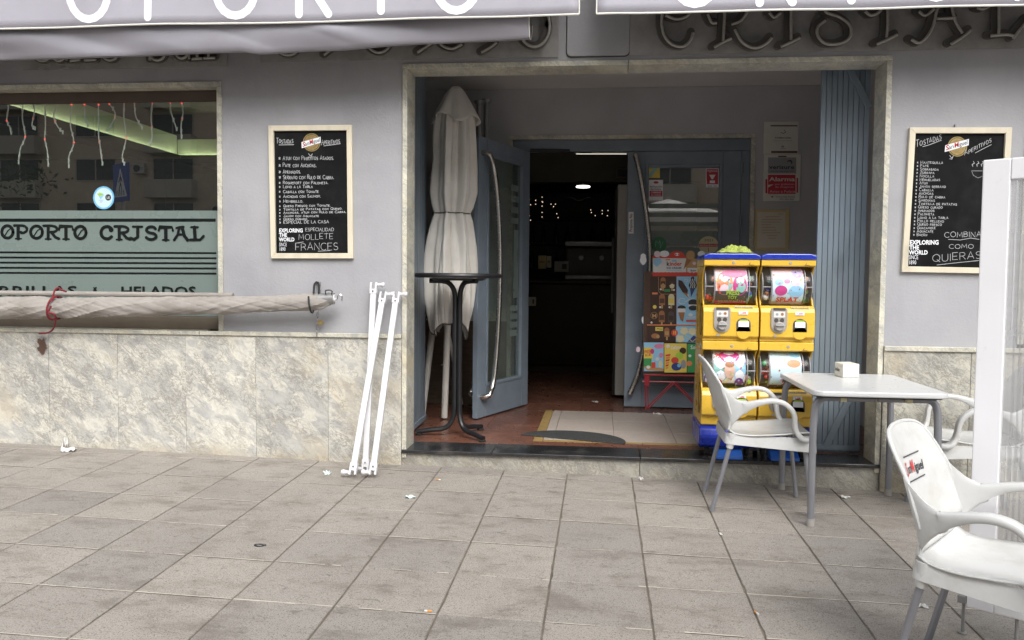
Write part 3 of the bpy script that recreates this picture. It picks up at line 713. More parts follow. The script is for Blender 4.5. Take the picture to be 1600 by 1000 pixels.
for zz in (1.97, 1.88, 1.79, 1.70, .97, .90, .83, .76): leafbox(MB(), .18, .32, .0045, .0055, zz-.03, zz+.02).build('etched_film', 'film', leaf2)
leafbox(MB(), .18, .26, .0045, .0055, 1.05, 1.62).build('etched_film', 'film', leaf2)
for sgn in (1, -1):
    hp = spline([lp(Lw-.06, sgn*.085, 2.16), lp(Lw-.13, sgn*.085, 2.05), lp(Lw-.2, sgn*.085, 1.75), lp(Lw-.235, sgn*.085, 1.3), lp(Lw-.21, sgn*.085, .8), lp(Lw-.15, sgn*.085, .42), lp(Lw-.08, sgn*.085, .30)], 6)
    hp = [lp(Lw-.05, sgn*.02, 2.175), lp(Lw-.052, sgn*.06, 2.17)]+hp+[lp(Lw-.06, sgn*.06, .29), lp(Lw-.055, sgn*.02, .285)]
    MB().tube(hp, .021, 14).build('handle', 'steel', leaf2)
MB().bar(lp(.02, .03, 2.31), Vector((.5, PB+.06, 2.31)), .03, .025).build('door_closer', 'black_metal', leaf2)

# ================================================================== FIXED TO THE FRONT
# ---- folding metal shutters
def shutter(name, label, a, b, n, z0, z1, brace):
    t = thing(name, label, 'shutter', (a[0], a[1], z0), 'folding shutters in the porch'); a, b = Vector((*a, 0)), Vector((*b, 0)); d = (b-a)/n; nr = Vector((d.y, -d.x, 0)).normalized()
    if nr.y > .3 or (abs(nr.y) < .3 and nr.x < 0): nr = -nr
    for i in range(n):
        p, q = a+d*i, a+d*(i+1); e = d.normalized()*.0022; th = .012+random.uniform(0, .0012)
        vs = [Vector((*(w_.xy), z)) for z in (z0, z1) for w_ in (p+e*.5, q-e*.5, q-e*.6+nr*th, p+e*.6+nr*th)]
        MB().add(vs, [(0, 1, 2, 3), (7, 6, 5, 4), (0, 4, 5, 1), (1, 5, 6, 2), (2, 6, 7, 3), (3, 7, 4, 0)]).build('slat', 'shutter_blue', t, .002)
    pb = MB(); q0, q1 = a-nr*.006, b-nr*.006
    pb.add([(q0.x, q0.y, z0), (q1.x, q1.y, z0), (q1.x, q1.y, z1), (q0.x, q0.y, z1)], [(0, 1, 2, 3)]); pb.build('backing', 'door_blue', t, solid=.006)
    for u0, w0, u1, w1 in brace:
        p, q = a+(b-a)*u0+nr*.019, a+(b-a)*u1+nr*.019
        MB().bar((p.x, p.y, w0), (q.x, q.y, w1), .012, .042, up=nr.cross(Vector((q.x-p.x, q.y-p.y, w1-w0))).normalized()).build('brace', 'shutter_blue', t, .002)
    for z in (z0+.03, z1-.03):
        p, q = a+nr*.018, b+nr*.018
        if z < 1: MB().bar((p.x, p.y, z), (q.x, q.y, z), .010, .035).build('rail', 'shutter_blue', t, .002)
    return t
shutter('folding_shutter', 'blue metal slat shutter beside the capsule machines', (1.955, .30), (2.249, .285), 9, FZ0+.012, 2.79, [(.52, 2.57, .98, 2.30), (.3, .16, .98, .62)])
t = shutter('folding_shutter', 'blue metal slat shutter edge-on behind the round bar table', (-.725, .25), (-.745, 1.02), 10, FZ0+.012, 2.79, [])
pj = thing('shutter_post', 'narrow blue post in front of the slat shutter, right of capsule machines', 'post', (1.93, .29, FZ0))
bx('post', 'shutter_blue', pj, 1.905, 1.951, .275, .315, FZ0+.002, F(1277, 398, .28).z, .003); bx('latch', 'black_metal', pj, 1.92, 1.936, .268, .2745, 1.1, 1.14, .002)

# ---- awnings over the front: valance with piping and stencilled letters
AY = -.45
def valance(name, label, x0, x1, letters, text_h):
    t = thing(name, label, 'awning', ((x0+x1)/2, AY, 2.68), 'awnings over the cafe front')
    def yy(x, z): return AY + .016*noise.noise(Vector((x*1.7, z*2, 3))) + .005*noise.noise(Vector((x*6, z*5, 9)))
    def zb(x): return 2.685 + .008*noise.noise(Vector((x*1.2, 0, 5)))
    def fn(u, v): x = x0+(x1-x0)*u; z = zb(x)+v*.42; return (x, yy(x, z), z)
    MB().grid(fn, int((x1-x0)/.06), 8).build('valance', 'awning_fabric', t, solid=.002)
    n = int((x1-x0)/.06)
    MB().tube([(x0+(x1-x0)*i/n, yy(x0+(x1-x0)*i/n, 2.69)-.003, zb(x0+(x1-x0)*i/n)-.001) for i in range(n+1)], .0055, 6).build('piping', 'white_trim', t)
    for xe in (x0, x1): MB().tube([(xe, yy(xe, zb(xe)+.42*k/4)-.002, zb(xe)+.42*k/4) for k in range(5)], .004, 6).build('piping', 'white_trim', t)
    for ch, xc, zb_ in letters:
        st = GL[ch]; wd, ls = st; H = text_h; m = MB(); W = wd*H
        if ch == 'O': W = H*.80
        for l in ls:
            pts = [(xc+(p[0]/wd-.5)*W if wd > .1 else xc, zb_+p[1]*H) for p in l]
            dense = []
            for a, b in zip(pts, pts[1:]):
                for k in range(4): dense.append((a[0]+(b[0]-a[0])*k/4, a[1]+(b[1]-a[1])*k/4))
            dense.append(pts[-1])
            for v, f in ribbon(dense, .046): m.add([(p[0], yy(p[0], p[1])-.003-.0004*ls.index(l), p[1]) for p in v], f)
        m.build('letter', 'letter_white', t)
    # retracted cloth roll and cassette above the view
    MB().lathe([(.075, x0), (.075, x1)], (0, AY+.13, 3.16), 18, 'x').build('cloth_roll', 'awning_fabric', t)
    def rf(u, v): return (x0+(x1-x0)*u, AY+(.0-AY-.02)*v, 3.10+.26*v)
    MB().grid(rf, 20, 4).build('canopy', 'awning_fabric', t, solid=.003)
    for xe in (x0+.25, x1-.25): MB().bar((xe, -.01, 3.0), (xe, AY+.03, 3.08), .035, .05).build('bracket', 'white_paint', t, .003)
    return t
def vx(px, py): return F(px, py, AY)
LH = .30
valance('awning', 'lavender awning valance with white letters OPORTO above the window', -4.6, F(905, 20, AY).x,
        [(c, vx(x, y).x, vx(x, y).z+.018) for c, x, y in (('O', 139.5, 35), ('P', 252, 32), ('O', 368.5, 29.5), ('R', 490, 27), ('T', 595, 22), ('O', 713.5, 22))], LH)
valance('awning', 'lavender awning valance with white letters CRISTAL above the doorway', F(932, 20, AY).x, 5.0,
        [(c, vx(x, y).x, vx(x, y).z+.018) for c, x, y in (('C', 1080, 12), ('R', 1212, 10), ('I', 1330, 6), ('S', 1462, 2), ('T', 1590, 0))]+[('A', F(1710, 0, AY).x, 2.83), ('L', F(1830, 0, AY).x, 2.83)], LH)
# loose cloth hanging under the left awning
t = thing('hanging_cloth', 'loose fold of lavender awning cloth sagging below the OPORTO valance', 'cloth', (-1.5, -.27, 2.6))
xa, xb = -4.5, F(827, 40, -.40).x
bot = [(-4.6, 2.53)]+[(F(a, b, -.40).x, F(a, b, -.40).z) for a, b in ((0, 90), (100, 88.5), (200, 84.5), (320, 80), (375, 78.5), (400, 82), (470, 77), (530, 75), (600, 68.5), (650, 65), (720, 62), (800, 59))]+[(.2, 2.586)]
def lerp(tab, x):
    for (a, b), (c, d) in zip(tab, tab[1:]):
        if x <= c: return b+(d-b)*max(0, (x-a))/(c-a)
    return tab[-1][1]
def fold(u, v):
    x = xa+(xb-xa)*u; zb = lerp(bot, x); top = 2.82
    k = .5+.5*math.sin(x*2.3+1.6*math.sin(x*.9)); sag = min(1, max(0, (.2-x)/1.2))
    if v < .7:
        s_ = v/.7; z = top+(zb-top)*s_; y = -.335-.085*math.sin(math.pi*(.12+.7*s_))*(.75+.35*k)
    else:
        s_ = (v-.7)/.3; y = -.335-.085*math.sin(math.pi*.82)*(.75+.35*k)*(1-s_)+.13*math.sin(s_*math.pi/2); z = zb+.12*s_*s_
    env = math.sin(math.pi*min(1, v*1.05))
    dg = x*1.0+z*3.0
    cr = .030*max(0, noise.noise(Vector((dg*2.4, x*.5, 1))))**.8 + .016*math.sin(dg*9+2*math.sin(x*1.3))*max(0, noise.noise(Vector((x*1.1, 7, 1)))+.15)
    wob = noise.noise(Vector((x*1.6, v*2.2, 0)))
    return (x, y-cr*env*(.4+.6*sag)+.035*wob*env*(.4+.6*sag), z+.006*wob*env)
MB().grid(fold, 240, 34).build('cloth', 'flap_fabric', t, solid=.002)
MB().tube([fold(1, k/26) for k in range(27)], .0035, 6).build('hem', 'white_trim', t)

# ---- unlit neon letters on clear backing panels
def neon(label, panel, letters, cat='sign'):
    x0, x1, zb, zt = panel
    t = thing('neon_sign', label, cat, ((x0+x1)/2, -.03, zb), 'neon lettering on the cafe front')
    bx('backing_panel', 'acrylic', t, x0, x1, -.012, -.008, zb, zt)
    for st in letters:
        m, ch = MB(), MB()
        for k, l in enumerate(st):
            pts = spline([F(a, b, -.07) for a, b in l], 6) if len(l) > 2 else [F(a, b, -.07) for a, b in l]
            m.tube(pts, .0085, 8)
            q = [(p.x, p.z) for p in pts]
            if len(q) > 1:
                for v, f in ribbon(q, .046):
                    ch.add([(a-.012, -.045-.0005*k, b+.012) for a, b in v], f)
        lt = ch.build('channel', 'channel_black', t, solid=.02); m.build('tube', 'neon_tube', lt)
CR = [[[(1062, 12), (1050, 2), (1035, 22), (1036, 50), (1048, 68), (1066, 73), (1078, 64), (1083, 51)], [(1040, 24), (1058, 30), (1075, 24), (1080, 10)]],
      [[(1132, -5), (1132, 25), (1130, 64)], [(1116, 74), (1130, 66), (1143, 60)], [(1132, -8), (1160, -6), (1168, 14), (1158, 32), (1143, 38)], [(1148, 46), (1160, 66), (1178, 75), (1195, 70), (1206, 59)], [(1106, 22), (1112, 35), (1120, 36)]],
      [[(1236, -5), (1236, 30), (1236, 62)], [(1220, 73), (1236, 66), (1250, 59)], [(1202, 20), (1210, 27), (1220, 20)]],
      [[(1318, -2), (1296, 4), (1290, 18), (1312, 27), (1328, 40), (1328, 58), (1312, 68), (1290, 68), (1278, 56), (1278, 42), (1290, 32)]],
      [[(1387, -5), (1387, 40), (1385, 58)], [(1370, 69), (1386, 62), (1402, 54)], [(1352, 18), (1362, 24), (1376, 16), (1377, -4), (1410, -4)]],
      [[(1484, -8), (1466, 12), (1458, 40), (1448, 58), (1436, 67), (1424, 62)], [(1484, -8), (1492, 30), (1504, 52)], [(1486, 69), (1504, 58), (1517, 47)], [(1464, 29), (1494, 28)], [(1436, 18), (1446, 24), (1460, 14)]],
      [[(1561, -5), (1561, 40), (1560, 54)], [(1548, 56), (1572, 54), (1584, 56)], [(1583, 60), (1592, 48), (1602, 36), (1606, 30)], [(1527, 12), (1536, 14), (1548, 8)]]]
neon('unlit neon lettering CRISTAL on clear backing above the doorway', (.745, 3.02, 2.575, 2.98), CR)
OP = [[arc(450, 58, 22, 28, 0, 360, 16)], [[(515, 30), (514, 74)], [(506, 86), (514, 80), (524, 74)], [(500, 32), (530, 34), (534, 50), (514, 58)]], [arc(592, 52, 22, 30, 0, 360, 16)],
      [[(664, 30), (665, 66)], [(652, 82), (664, 74), (676, 66)], [(655, 30), (688, 34), (684, 56), (690, 70), (706, 76), (722, 69)]], [[(766, 20), (766, 62)], [(752, 82), (766, 74), (776, 66)], [(745, 30), (790, 28)]],
      [arc(835, 40, 24, 33, 0, 360, 18)]]
neon('unlit neon lettering OPORTO on clear backing left of the blank box', (-1.587, .312, 2.574, 2.98), OP)
SB = [[arc(66, 86, 11, 9, 0, 360, 12)], [arc(92, 86, 9, 9, 0, 360, 12), [(101, 70), (104, 94)]], [[(116, 60), (117, 94)], [(110, 95), (125, 93)]], [[(132, 94), (150, 93)]], [arc(172, 85, 11, 9, 0, 360, 12)],
      [arc(246, 84, 11, 10, 0, 360, 12), [(234, 50), (234, 94)]], [arc(284, 82, 9, 9, 0, 360, 12), [(293, 72), (296, 92)]], [[(308, 72), (308, 92)], [(300, 92), (316, 91)], [(308, 78), (322, 74)]], [[(325, 70), (326, 90)], [(318, 91), (336, 90)]]]
neon('small unlit neon lettering salon bar above the window', (-3.215, -1.81, 2.551, 2.98), SB)
t = thing('blank_box', 'blank lavender rounded panel between the two neon signs', 'panel', (.555, -.012, 2.57))
cx_, w2, zb = .553, .19, 2.575
rr = []
for (a, b, s0) in ((cx_+w2-.03, zb+.03, -90), (cx_+w2-.03, 2.95, 0), (cx_-w2+.03, 2.95, 90), (cx_-w2+.03, zb+.03, 180)):
    for k in range(6): an = R(s0+90*k/5); rr.append((a+.03*math.cos(an), b+.03*math.sin(an)))
MB().prism(rr, lambda p: (p[0], -.016, p[1]), lambda p: (p[0], -.003, p[1])).build('cover', 'plaster', t, .003)
MB().tube([(p[0]+(p[0]-cx_)*.012, -.004, p[1]-.003) for p in rr], .0026, 6, closed=True).build('gap_seal', 'black_rubber', t)

# ---- chalk boards
def board(label, quad, grow):
    tl, tr, bl, br = [F(*p, -.004) for p in quad]
    t = thing('chalk_board', label, 'blackboard', tuple((bl+br)/2), 'menu boards either side of the doorway')
    def at(u, v, y): p = (bl*(1-u)+br*u)*(1-v)+(tl*(1-u)+tr*u)*v; return (p.x, y, p.z)
    W, H = (tr-tl).length, (tl-bl).length; fu, fv = .034/W, .034/H
    MB().prism([(fu*.6, fv*.6), (1-fu*.6, fv*.6), (1-fu*.6, 1-fv*.6), (fu*.6, 1-fv*.6)], lambda p: at(*p, -.0095), lambda p: at(*p, -.002)).build('slate', 'slate', t)
    for q in (((0, 0), (1, 0), (1-fu, fv), (fu, fv)), ((1, 0), (1, 1), (1-fu, 1-fv), (1-fu, fv)), ((1, 1), (0, 1), (fu, 1-fv), (1-fu, 1-fv)), ((0, 1), (0, 0), (fu, fv), (fu, 1-fv))):
        MB().prism(list(q), lambda p: at(*p, -.026), lambda p: at(*p, -.001)).build('frame', 'wood_frame', t, .0025)
    return t
def badge(ik, cx, cy, s, rib):
    ik.disc(cx, cy, 14*s, 14.5*s, 'gold', n=28).disc(cx, cy, 12.6*s, 13*s, 'slate', n=28).disc(cx, cy, 12*s, 12.4*s, 'gold', n=28).disc(cx, cy, 9.2*s, 9.6*s, 'caramel', n=24).disc(cx, cy, 8.6*s, 9*s, 'gold', n=24)
    ik.poly(rib, 'print_white'); (ax, ay), (bx_, by) = rib[3], rib[2]
    sl = (by-ay)/(bx_-ax); wd = bx_-ax
    ik.type('San', ax+wd*.05, ay-2.0*s+sl*wd*.05, 6.6*s, 'print_dark', wd*.33, .01, sl).type('S', ax+wd*.04, ay-1.6*s+sl*wd*.04, 7.6*s, 'print_red', wd*.15, .015, sl)
    ik.type('iguel', ax+wd*.58, ay-2.2*s+sl*wd*.58, 6.6*s, 'print_dark', wd*.37, .01, sl).type('M', ax+wd*.40, ay-2*s+sl*wd*.4, 7.6*s, 'print_red', wd*.18, .015, sl)
bo = board('chalk menu board in pale wood frame, between window and doorway', ((421, 197), (551, 196), (425, 404), (553, 404)), 0)
ik = Ink(-.0098)
badge(ik, 487, 222.5, .98, [(471, 222), (501, 213.5), (501, 223), (471.5, 231.5)])
ik.chalk('Tostadas', 432, 224, 8, .9, width=26).line([(436, 226.5), (459, 226)], 1, 'chalk')
ik.chalk('Aperitivos', 502, 226, 8, .9, width=29, slope=-.06).line([(506, 228), (532, 224.5)], .9, 'chalk').line([(482, 240), (485, 244), (488, 240), (486, 246), (482, 245.5)], .8, 'chalk')
for yy, s in ((250, 'Atun con Pimientos Asados.'), (261, 'Pate con Anchoas.'), (271, 'Ahumados.'), (279.5, 'Serrano con Rulo de Cabra.'), (287.5, 'Roquefort con Palometa.'), (294, 'Lomo a la Tabla'), (301.5, 'Caballa con Tomate'),
              (309, 'Anchoas con Salmon.'), (316.5, 'Membrillo.'), (323.5, 'Queso Fresco con Tomate.'), (329, 'Tortilla de Patatas con Queso.'), (334, 'Anchoas, atun con Rulo de Cabra.'), (339, 'Jamon con Aguacate'), (344, 'Queso curado'), (349.5, 'ESPECIAL DE LA CASA')):
    h = 6.2 if yy < 280 else 4.6 if yy < 320 else 3.5 if yy < 346 else 4.4; wd = len(s)*(3.05 if yy < 345 else 3.7)
    ik.chalk('*', 435.5+(yy-250)*.012, yy, h*.85, .8).chalk(s, 442+(yy-250)*.012, yy, h, .75, width=wd, slope=random.uniform(-.02, .005))
ik.type('EXPLORING', 436, 363, 6.2, 'print_white', 37, .03).type('THE', 436, 370, 6, 'print_white', 12.5, .03).type('WORLD', 436, 377, 6, 'print_white', 24, .03).type('SINCE', 436, 384.8, 6, 'print_white', 12, -.005).type('1890', 436, 392, 6, 'print_white', 10, -.005)
ik.chalk('ESPECIALIDAD', 477.5, 361, 5, .7, width=44).chalk('MOLLETE', 467, 374.5, 8.5, .75, width=53, slope=-.03, small=1).chalk('FRANCES', 462, 391, 11, .8, width=66, slope=-.01).line([(462, 380), (474, 378)], .8, 'chalk').line([(497, 392.5), (516, 391.5)], .7, 'chalk')
ik.build(bo, dict(chalk='chalk_lettering', print_white='printed_lettering', gold='badge', caramel='badge', print_red='badge_lettering', print_dark='badge_lettering', slate='badge'))
bo = board('chalk menu board in pale wood frame, right of the doorway behind screen', ((1420, 200), (1579, 200), (1407, 425), (1566, 428)), 0)
ik = Ink(-.0098)
badge(ik, 1496, 229, 1.08, [(1477, 227), (1514, 217), (1513.5, 227), (1476, 237.5)])
ik.chalk('Tostadas', 1431, 229, 10, .95, width=40, slope=-.28).line([(1442, 229), (1450, 227), (1458, 224), (1471, 219)], .9, 'chalk')
ik.chalk('Aperitivos', 1507, 243, 8, .9, width=42, slope=-.5).line([(1524, 239), (1535, 233), (1549, 226)], .8, 'chalk').line([(1484, 243), (1487, 247), (1490, 243), (1487, 249), (1484, 248)], .8, 'chalk')
for i, s in enumerate('Mantequilla;Pate;Sobrasada;Zurrapa;Nocilla;Mermeladas;Atun;Jamon serrano;Caballa;Anchoas;Rulo de cabra;Sardinas;Tortilla de patatas;Queso curado;Ahumados;Palometa;Lomo a la tabla;Pollo relleno;Queso fresco;Guacamole;Aguacate;Bacon'.split(';')):
    yy = 255.5+i*5.38; xx = 1433-i*.28
    ik.chalk('*', xx, yy, 3.2, .75).chalk(s, xx+5.5, yy, 4.3, .7, width=len(s)*3.15, slope=.012)
ik.type('EXPLORING', 1421.5, 382, 7, 'print_white', 45, .03).type('THE', 1421, 389.8, 6.6, 'print_white', 15, .03).type('WORLD', 1420.5, 397.5, 6.6, 'print_white', 29, .03).type('SINCE', 1420, 405, 6.6, 'print_white', 14.5, -.005).type('1890', 1419.5, 413, 6.6, 'print_white', 12, -.005)
ik.chalk('COMBINA', 1476, 371, 8, .8, width=57, slope=-.02, small=1).chalk('COMO', 1483, 388, 6.5, .75, width=38, small=1).chalk('QUIERAS', 1457, 409, 11, .8, width=76, slope=-.07)
ik.line([(1482, 374), (1500, 375), (1517, 372), (1530, 374)], .7, 'chalk').line([(1464, 414), (1500, 410), (1530, 407)], .7, 'chalk')
for xx in (1521, 1528, 1535): ik.line([(xx-1, 260), (xx-2, 257), (xx+1.5, 255), (xx, 252)], .8, 'chalk')
ik.line([(1518, 267), (1521, 274), (1528, 278), (1536, 275), (1540, 267), (1518, 267)], .4, 'chalk')
ik.build(bo, dict(chalk='chalk_lettering', print_white='printed_lettering', gold='badge', caramel='badge', print_red='badge_lettering', print_dark='badge_lettering', slate='badge'))
bx('hanging_hook', 'galvanised', bo, F(1493, 198, -.01).x-.004, F(1493, 198, -.01).x+.004, -.014, -.001, F(1493, 200, -.01).z, F(1493, 194, -.01).z)

# ---- papers on the porch wall
def wallsheet(name, label, q, mat, draw, frame=None, cat='notice'):
    y = PB-.010; a, b = F(q[0], q[1], y), F(q[2], q[3], y)
    t = thing(name, label, cat, ((a.x+b.x)/2, y, b.z))
    bx('panel', frame or mat, t, a.x, b.x, y, PB-.001, b.z, a.z, .002)
    ik = Ink(y); draw(ik); ik.build(t, {k: 'print' for k in MAT}); return t
def d1(ik):
    ik.rect(1204, 195.5, 1246, 197.5, 'grey_dark').rect(1205, 236, 1246, 239, 'brown').type('FORMACION', 1211, 216.5, 2.4, 'print_dark', 25, .02).rect(1209, 219.6, 1238, 220.2, 'grey_plastic').line([(1220, 207), (1224, 208.5), (1228, 206), (1225, 203)], .8, 'print_dark').disc(1223, 229, 2.5, 1.6, 'greysilver').rect(1219, 232, 1228, 232.8, 'grey_plastic')
wallsheet('certificate_plate', 'cream certificate plate pinned above the red alarm sign', (1194, 190, 1247, 240), 'plate_cream', d1)
def d2(ik):
    ik.rect(1200, 246, 1244, 271, 'greysilver').rect(1216, 243.5, 1229, 245.5, 'brown').rect(1200, 273, 1243, 303, 'alarmred').rect(1196, 280, 1199, 302, 'alarmred').rect(1244.5, 278, 1247, 301, 'alarmred')
    ik.type('verisure', 1202, 264, 6.5, 'print_dark', 39, .02).type('Alarmas Alta Seguridad', 1204, 268.5, 2.2, 'print_dark', 36).disc(1234, 253.5, 4.2, 3.8, 'grey_dark').disc(1233, 255, 3.2, 2.8, 'greysilver')
    ik.type('Alarma', 1202, 283, 6.5, 'plate_cream', 40, .02).type('por grabacion', 1211, 289, 3, 'palepink', 30).type('de imagenes', 1211, 293.4, 3, 'palepink', 29).poly([(1199, 289), (1209, 288), (1200, 293)], 'plate_cream').type('Aviso a Policia', 1202.5, 301, 4, 'palepink', 40)
    ik.rect(1201, 305, 1212, 312, 'paper').disc(1206.5, 307.5, 2, 1.2, 'print_red').type('Conectada Alarma', 1213, 308.5, 2.4, 'print_dark', 29).type('902 000 000', 1218, 312.4, 2.4, 'navy', 22)
wallsheet('alarm_sign', 'grey and red verisure alarm sign on the porch wall', (1194, 241, 1250, 314), 'plate_cream', d2, cat='sign')
def d3(ik):
    ik.rect(1183.5, 331.5, 1227, 387, 'document')
    for k, (a, b) in enumerate(((1215, 1224), (1196, 1218), (1190, 1222), (1190, 1219), (1190, 1205), (1191, 1212), (1190, 1213), (1190, 1220), (1198, 1214), (1200, 1212))): ik.rect(a, 334+k*4.2, b, 334.7+k*4.2, 'tan')
wallsheet('framed_document', 'small framed typed document on the porch wall behind capsule machines', (1180, 327, 1232.5, 391), 'parchment', d3)

# ---- icicle lights hanging inside the window
t = thing('icicle_lights', 'icicle string lights with red bulbs hanging inside the top of window', 'string lights', tuple(F(150, 157, .16)))
ST = [[(12, 158), (13, 165), (10.5, 185), (15, 194), (17.5, 204)], [(36, 158), (35, 182), (39.5, 210), (32, 228), (29, 250)], [(51, 158), (54, 170), (50, 192), (54.5, 197)], [(70, 158), (71, 192), (70, 214), (74, 232), (75.5, 254)], [(91, 158), (84, 177), (90, 194), (98, 203)],
      [(112, 160), (110, 192), (115.5, 219), (108, 240), (107.5, 256)], [(132, 160), (133, 180), (137, 192)], [(154, 160), (154, 204), (157, 229), (160, 252)], [(171, 159), (180, 173), (177, 186), (168, 200)], [(194, 157), (193.5, 180), (197, 212), (191, 240), (194, 252)], [(210, 157), (212, 178), (222, 196)],
      [(238, 157), (236, 180), (238, 210), (234, 221)], [(266, 157), (267, 171), (276, 198)], [(284, 158), (286, 172), (283, 192), (283.5, 210)]]
MB().tube([F(x, 159+1.2*math.sin(x*.2), .135) for x in range(-160, 300, 8)], .003, 5).build('cable', 'wire_white', t)
rnd = random.Random(3)
for s in ST:
    pts = spline([F(a, b+3.5, .135) for a, b in s], 4)
    sd_ = MB().tube(pts, .0042, 5).build('strand', 'wire_white', t)
    m = MB(); cl = MB()
    for p in (pts[0], pts[len(pts)//2]) if len(s) > 3 else (pts[0],): m.sph(p, .0065, 7, 5)
    for p in pts[2::4]+[pts[-1]]: cl.tube([p+Vector((.002, 0, .012)), p-Vector((0, 0, .014))], [.0065, .005], 6)
    m.build('bulb', 'red_dot', sd_); cl.build('socket', 'wire_white', sd_)

# ---- rolled awning cloth lashed along the sill
t = thing('rolled_awning', 'rolled beige awning cloth lashed horizontally below the window', 'awning', (-2.2, -.13, 1.0))
xe = F(517, 470, -.13).x; xs0 = -4.9
def roll(u, v):
    x = xs0+(xe-xs0)*u; a = 2*math.pi*v
    rz = lerp([(-4.9, .078), (-3.3, .070), (-2.9, .065), (-1.75, .053), (-1.16, .047), (xe, .045)], x); zc = lerp([(-4.9, .975), (-3.3, .985), (-1.75, 1.026), (-1.16, 1.055), (xe, 1.07)], x)
    if x > xe-.05: rz *= 1-.25*(x-(xe-.05))/.05
    rp = -3.0+.02                                             # pinch where the rope goes round
    px = F(85, 480, -.13).x; pinch = 1-.16*math.exp(-((x-px)/.06)**2)
    tw = a+x*5.5; dgl = x*7+a*1.9; r = rz*pinch*(1+.03*math.sin(tw*2+.8*math.sin(x*6))+.10*noise.noise(Vector((dgl*.9, x*1.3+math.sin(a)*.5, 2)))+.08*abs(noise.noise(Vector((dgl*2.1, math.cos(a)*.9, 5))))+.012*noise.noise(Vector((dgl*5, a, 8)))+.10*(1-min(1, 5*abs(noise.noise(Vector((dgl*.6+3, x*1.1, 11))))))**2-.08*(1-min(1, 7*abs(noise.noise(Vector((x*6-a*1.1, x*.7, 21))))))**2)
    return (x, -.13+r*.85*math.cos(a), zc+r*math.sin(a))
MB().grid(roll, 420, 56).build('cloth', 'canvas', t)
MB().tube([(xs0, -.115, 1.084), (F(365, 458, -.1).x, -.105, 1.088)], .017, 10).build('front_bar', 'canvas', t)
MB().tube([(xe-.08, -.13, 1.072), (F(522, 467, -.13).x, -.13, 1.077)], .038, 14).build('roller_tube', 'galvanised', t)
MB().tube([(F(521, 467, -.13).x, -.13, 1.077), (F(524, 467, -.13).x, -.13, 1.078)], .026, 12).build('end_cap', 'white_paint', t)
hk = [F(a, b, -.13) for a, b in ((523, 467), (527, 467), (527.5, 462), (531, 460), (534, 463), (534, 470))]
MB().tube(spline(hk, 4), .0045, 7).build('crank_hook', 'chrome', t)
MB().tube(spline([F(a, b, -.17) for a, b in ((509, 460), (509, 454), (518, 454), (518.5, 460))], 4), .004, 6).build('loop', 'black_metal', t)
st_ = thing('strap', 'black strap and chain with padlock holding the rolled awning to wall', 'strap', tuple(F(497, 500, -.06)))
MB().tube(spline([F(a, b, y) for a, b, y in ((490, 458, -.16), (491.5, 444, -.10), (496, 441, -.05), (498.5, 447, -.10), (498, 458, -.15))], 5), .0065, 6).build('webbing', 'black_rubber', st_)
MB().tube(spline([F(a, b, y) for a, b, y in ((482, 463, -.19), (483, 476, -.20), (486, 487, -.18), (489, 488, -.15), (490, 483, -.13))], 5), .006, 6).build('webbing', 'black_rubber', st_)
bx('wall_bracket', 'galvanised', st_, F(495.5, 440, -.01).x, F(501, 440, -.01).x, -.05, -.001, F(498, 447, -.03).z, F(498, 440, -.03).z, .003)
for k in range(9):
    a = F(499.5-.55*k, 445+1.5 if k == 0 else 445+k*9.5, -.055); h = .019
    if 456 < 445+k*9.5 < 482: continue
    ax = Vector((1, 0, 0)) if k % 2 else Vector((0, 1, 0))
    MB().tube([a+ax*.0065*math.cos(q)+Vector((0, 0, h*math.sin(q))) for q in [2*math.pi*i/10 for i in range(10)]], .0027, 6, closed=True).build('chain_link', 'chrome', st_)
p = F(501, 504, -.05); MB().box(p.x-.016, p.x+.016, p.y-.009, p.y+.009, p.z-.014, p.z+.014).build('padlock', 'gold', st_, .003)
rp = thing('rope', 'dark red rope knotted round the rolled awning, loose end hanging', 'rope', tuple(F(85, 490, -.2)))
for dx in (0, 4.5):
    ring = []
    for k in range(17):
        a = 2*math.pi*k/16; x = F(84+dx, 480, -.13).x+.012*math.sin(a)+(.02*math.cos(a) if dx else 0); ring.append((x, -.13+.068*math.cos(a), .992+.076*math.sin(a)))
    MB().tube(ring, .0055, 7).build('loop', 'rope_red', rp)
MB().tube(spline([F(a, b, y) for a, b, y in ((80, 478, -.225), (76, 488, -.225), (85, 491, -.23), (87, 500, -.2), (83, 514, -.12), (74, 520, -.07), (61, 521, -.06))], 6), .0055, 7).build('loose_end', 'rope_red', rp)
MB().tube(spline([F(a, b, y) for a, b, y in ((82, 470, -.22), (85, 455, -.2), (91, 449.5, -.17), (96, 453, -.19), (104, 456, -.17))], 6), .0055, 7).build('loose_end', 'rope_red', rp)

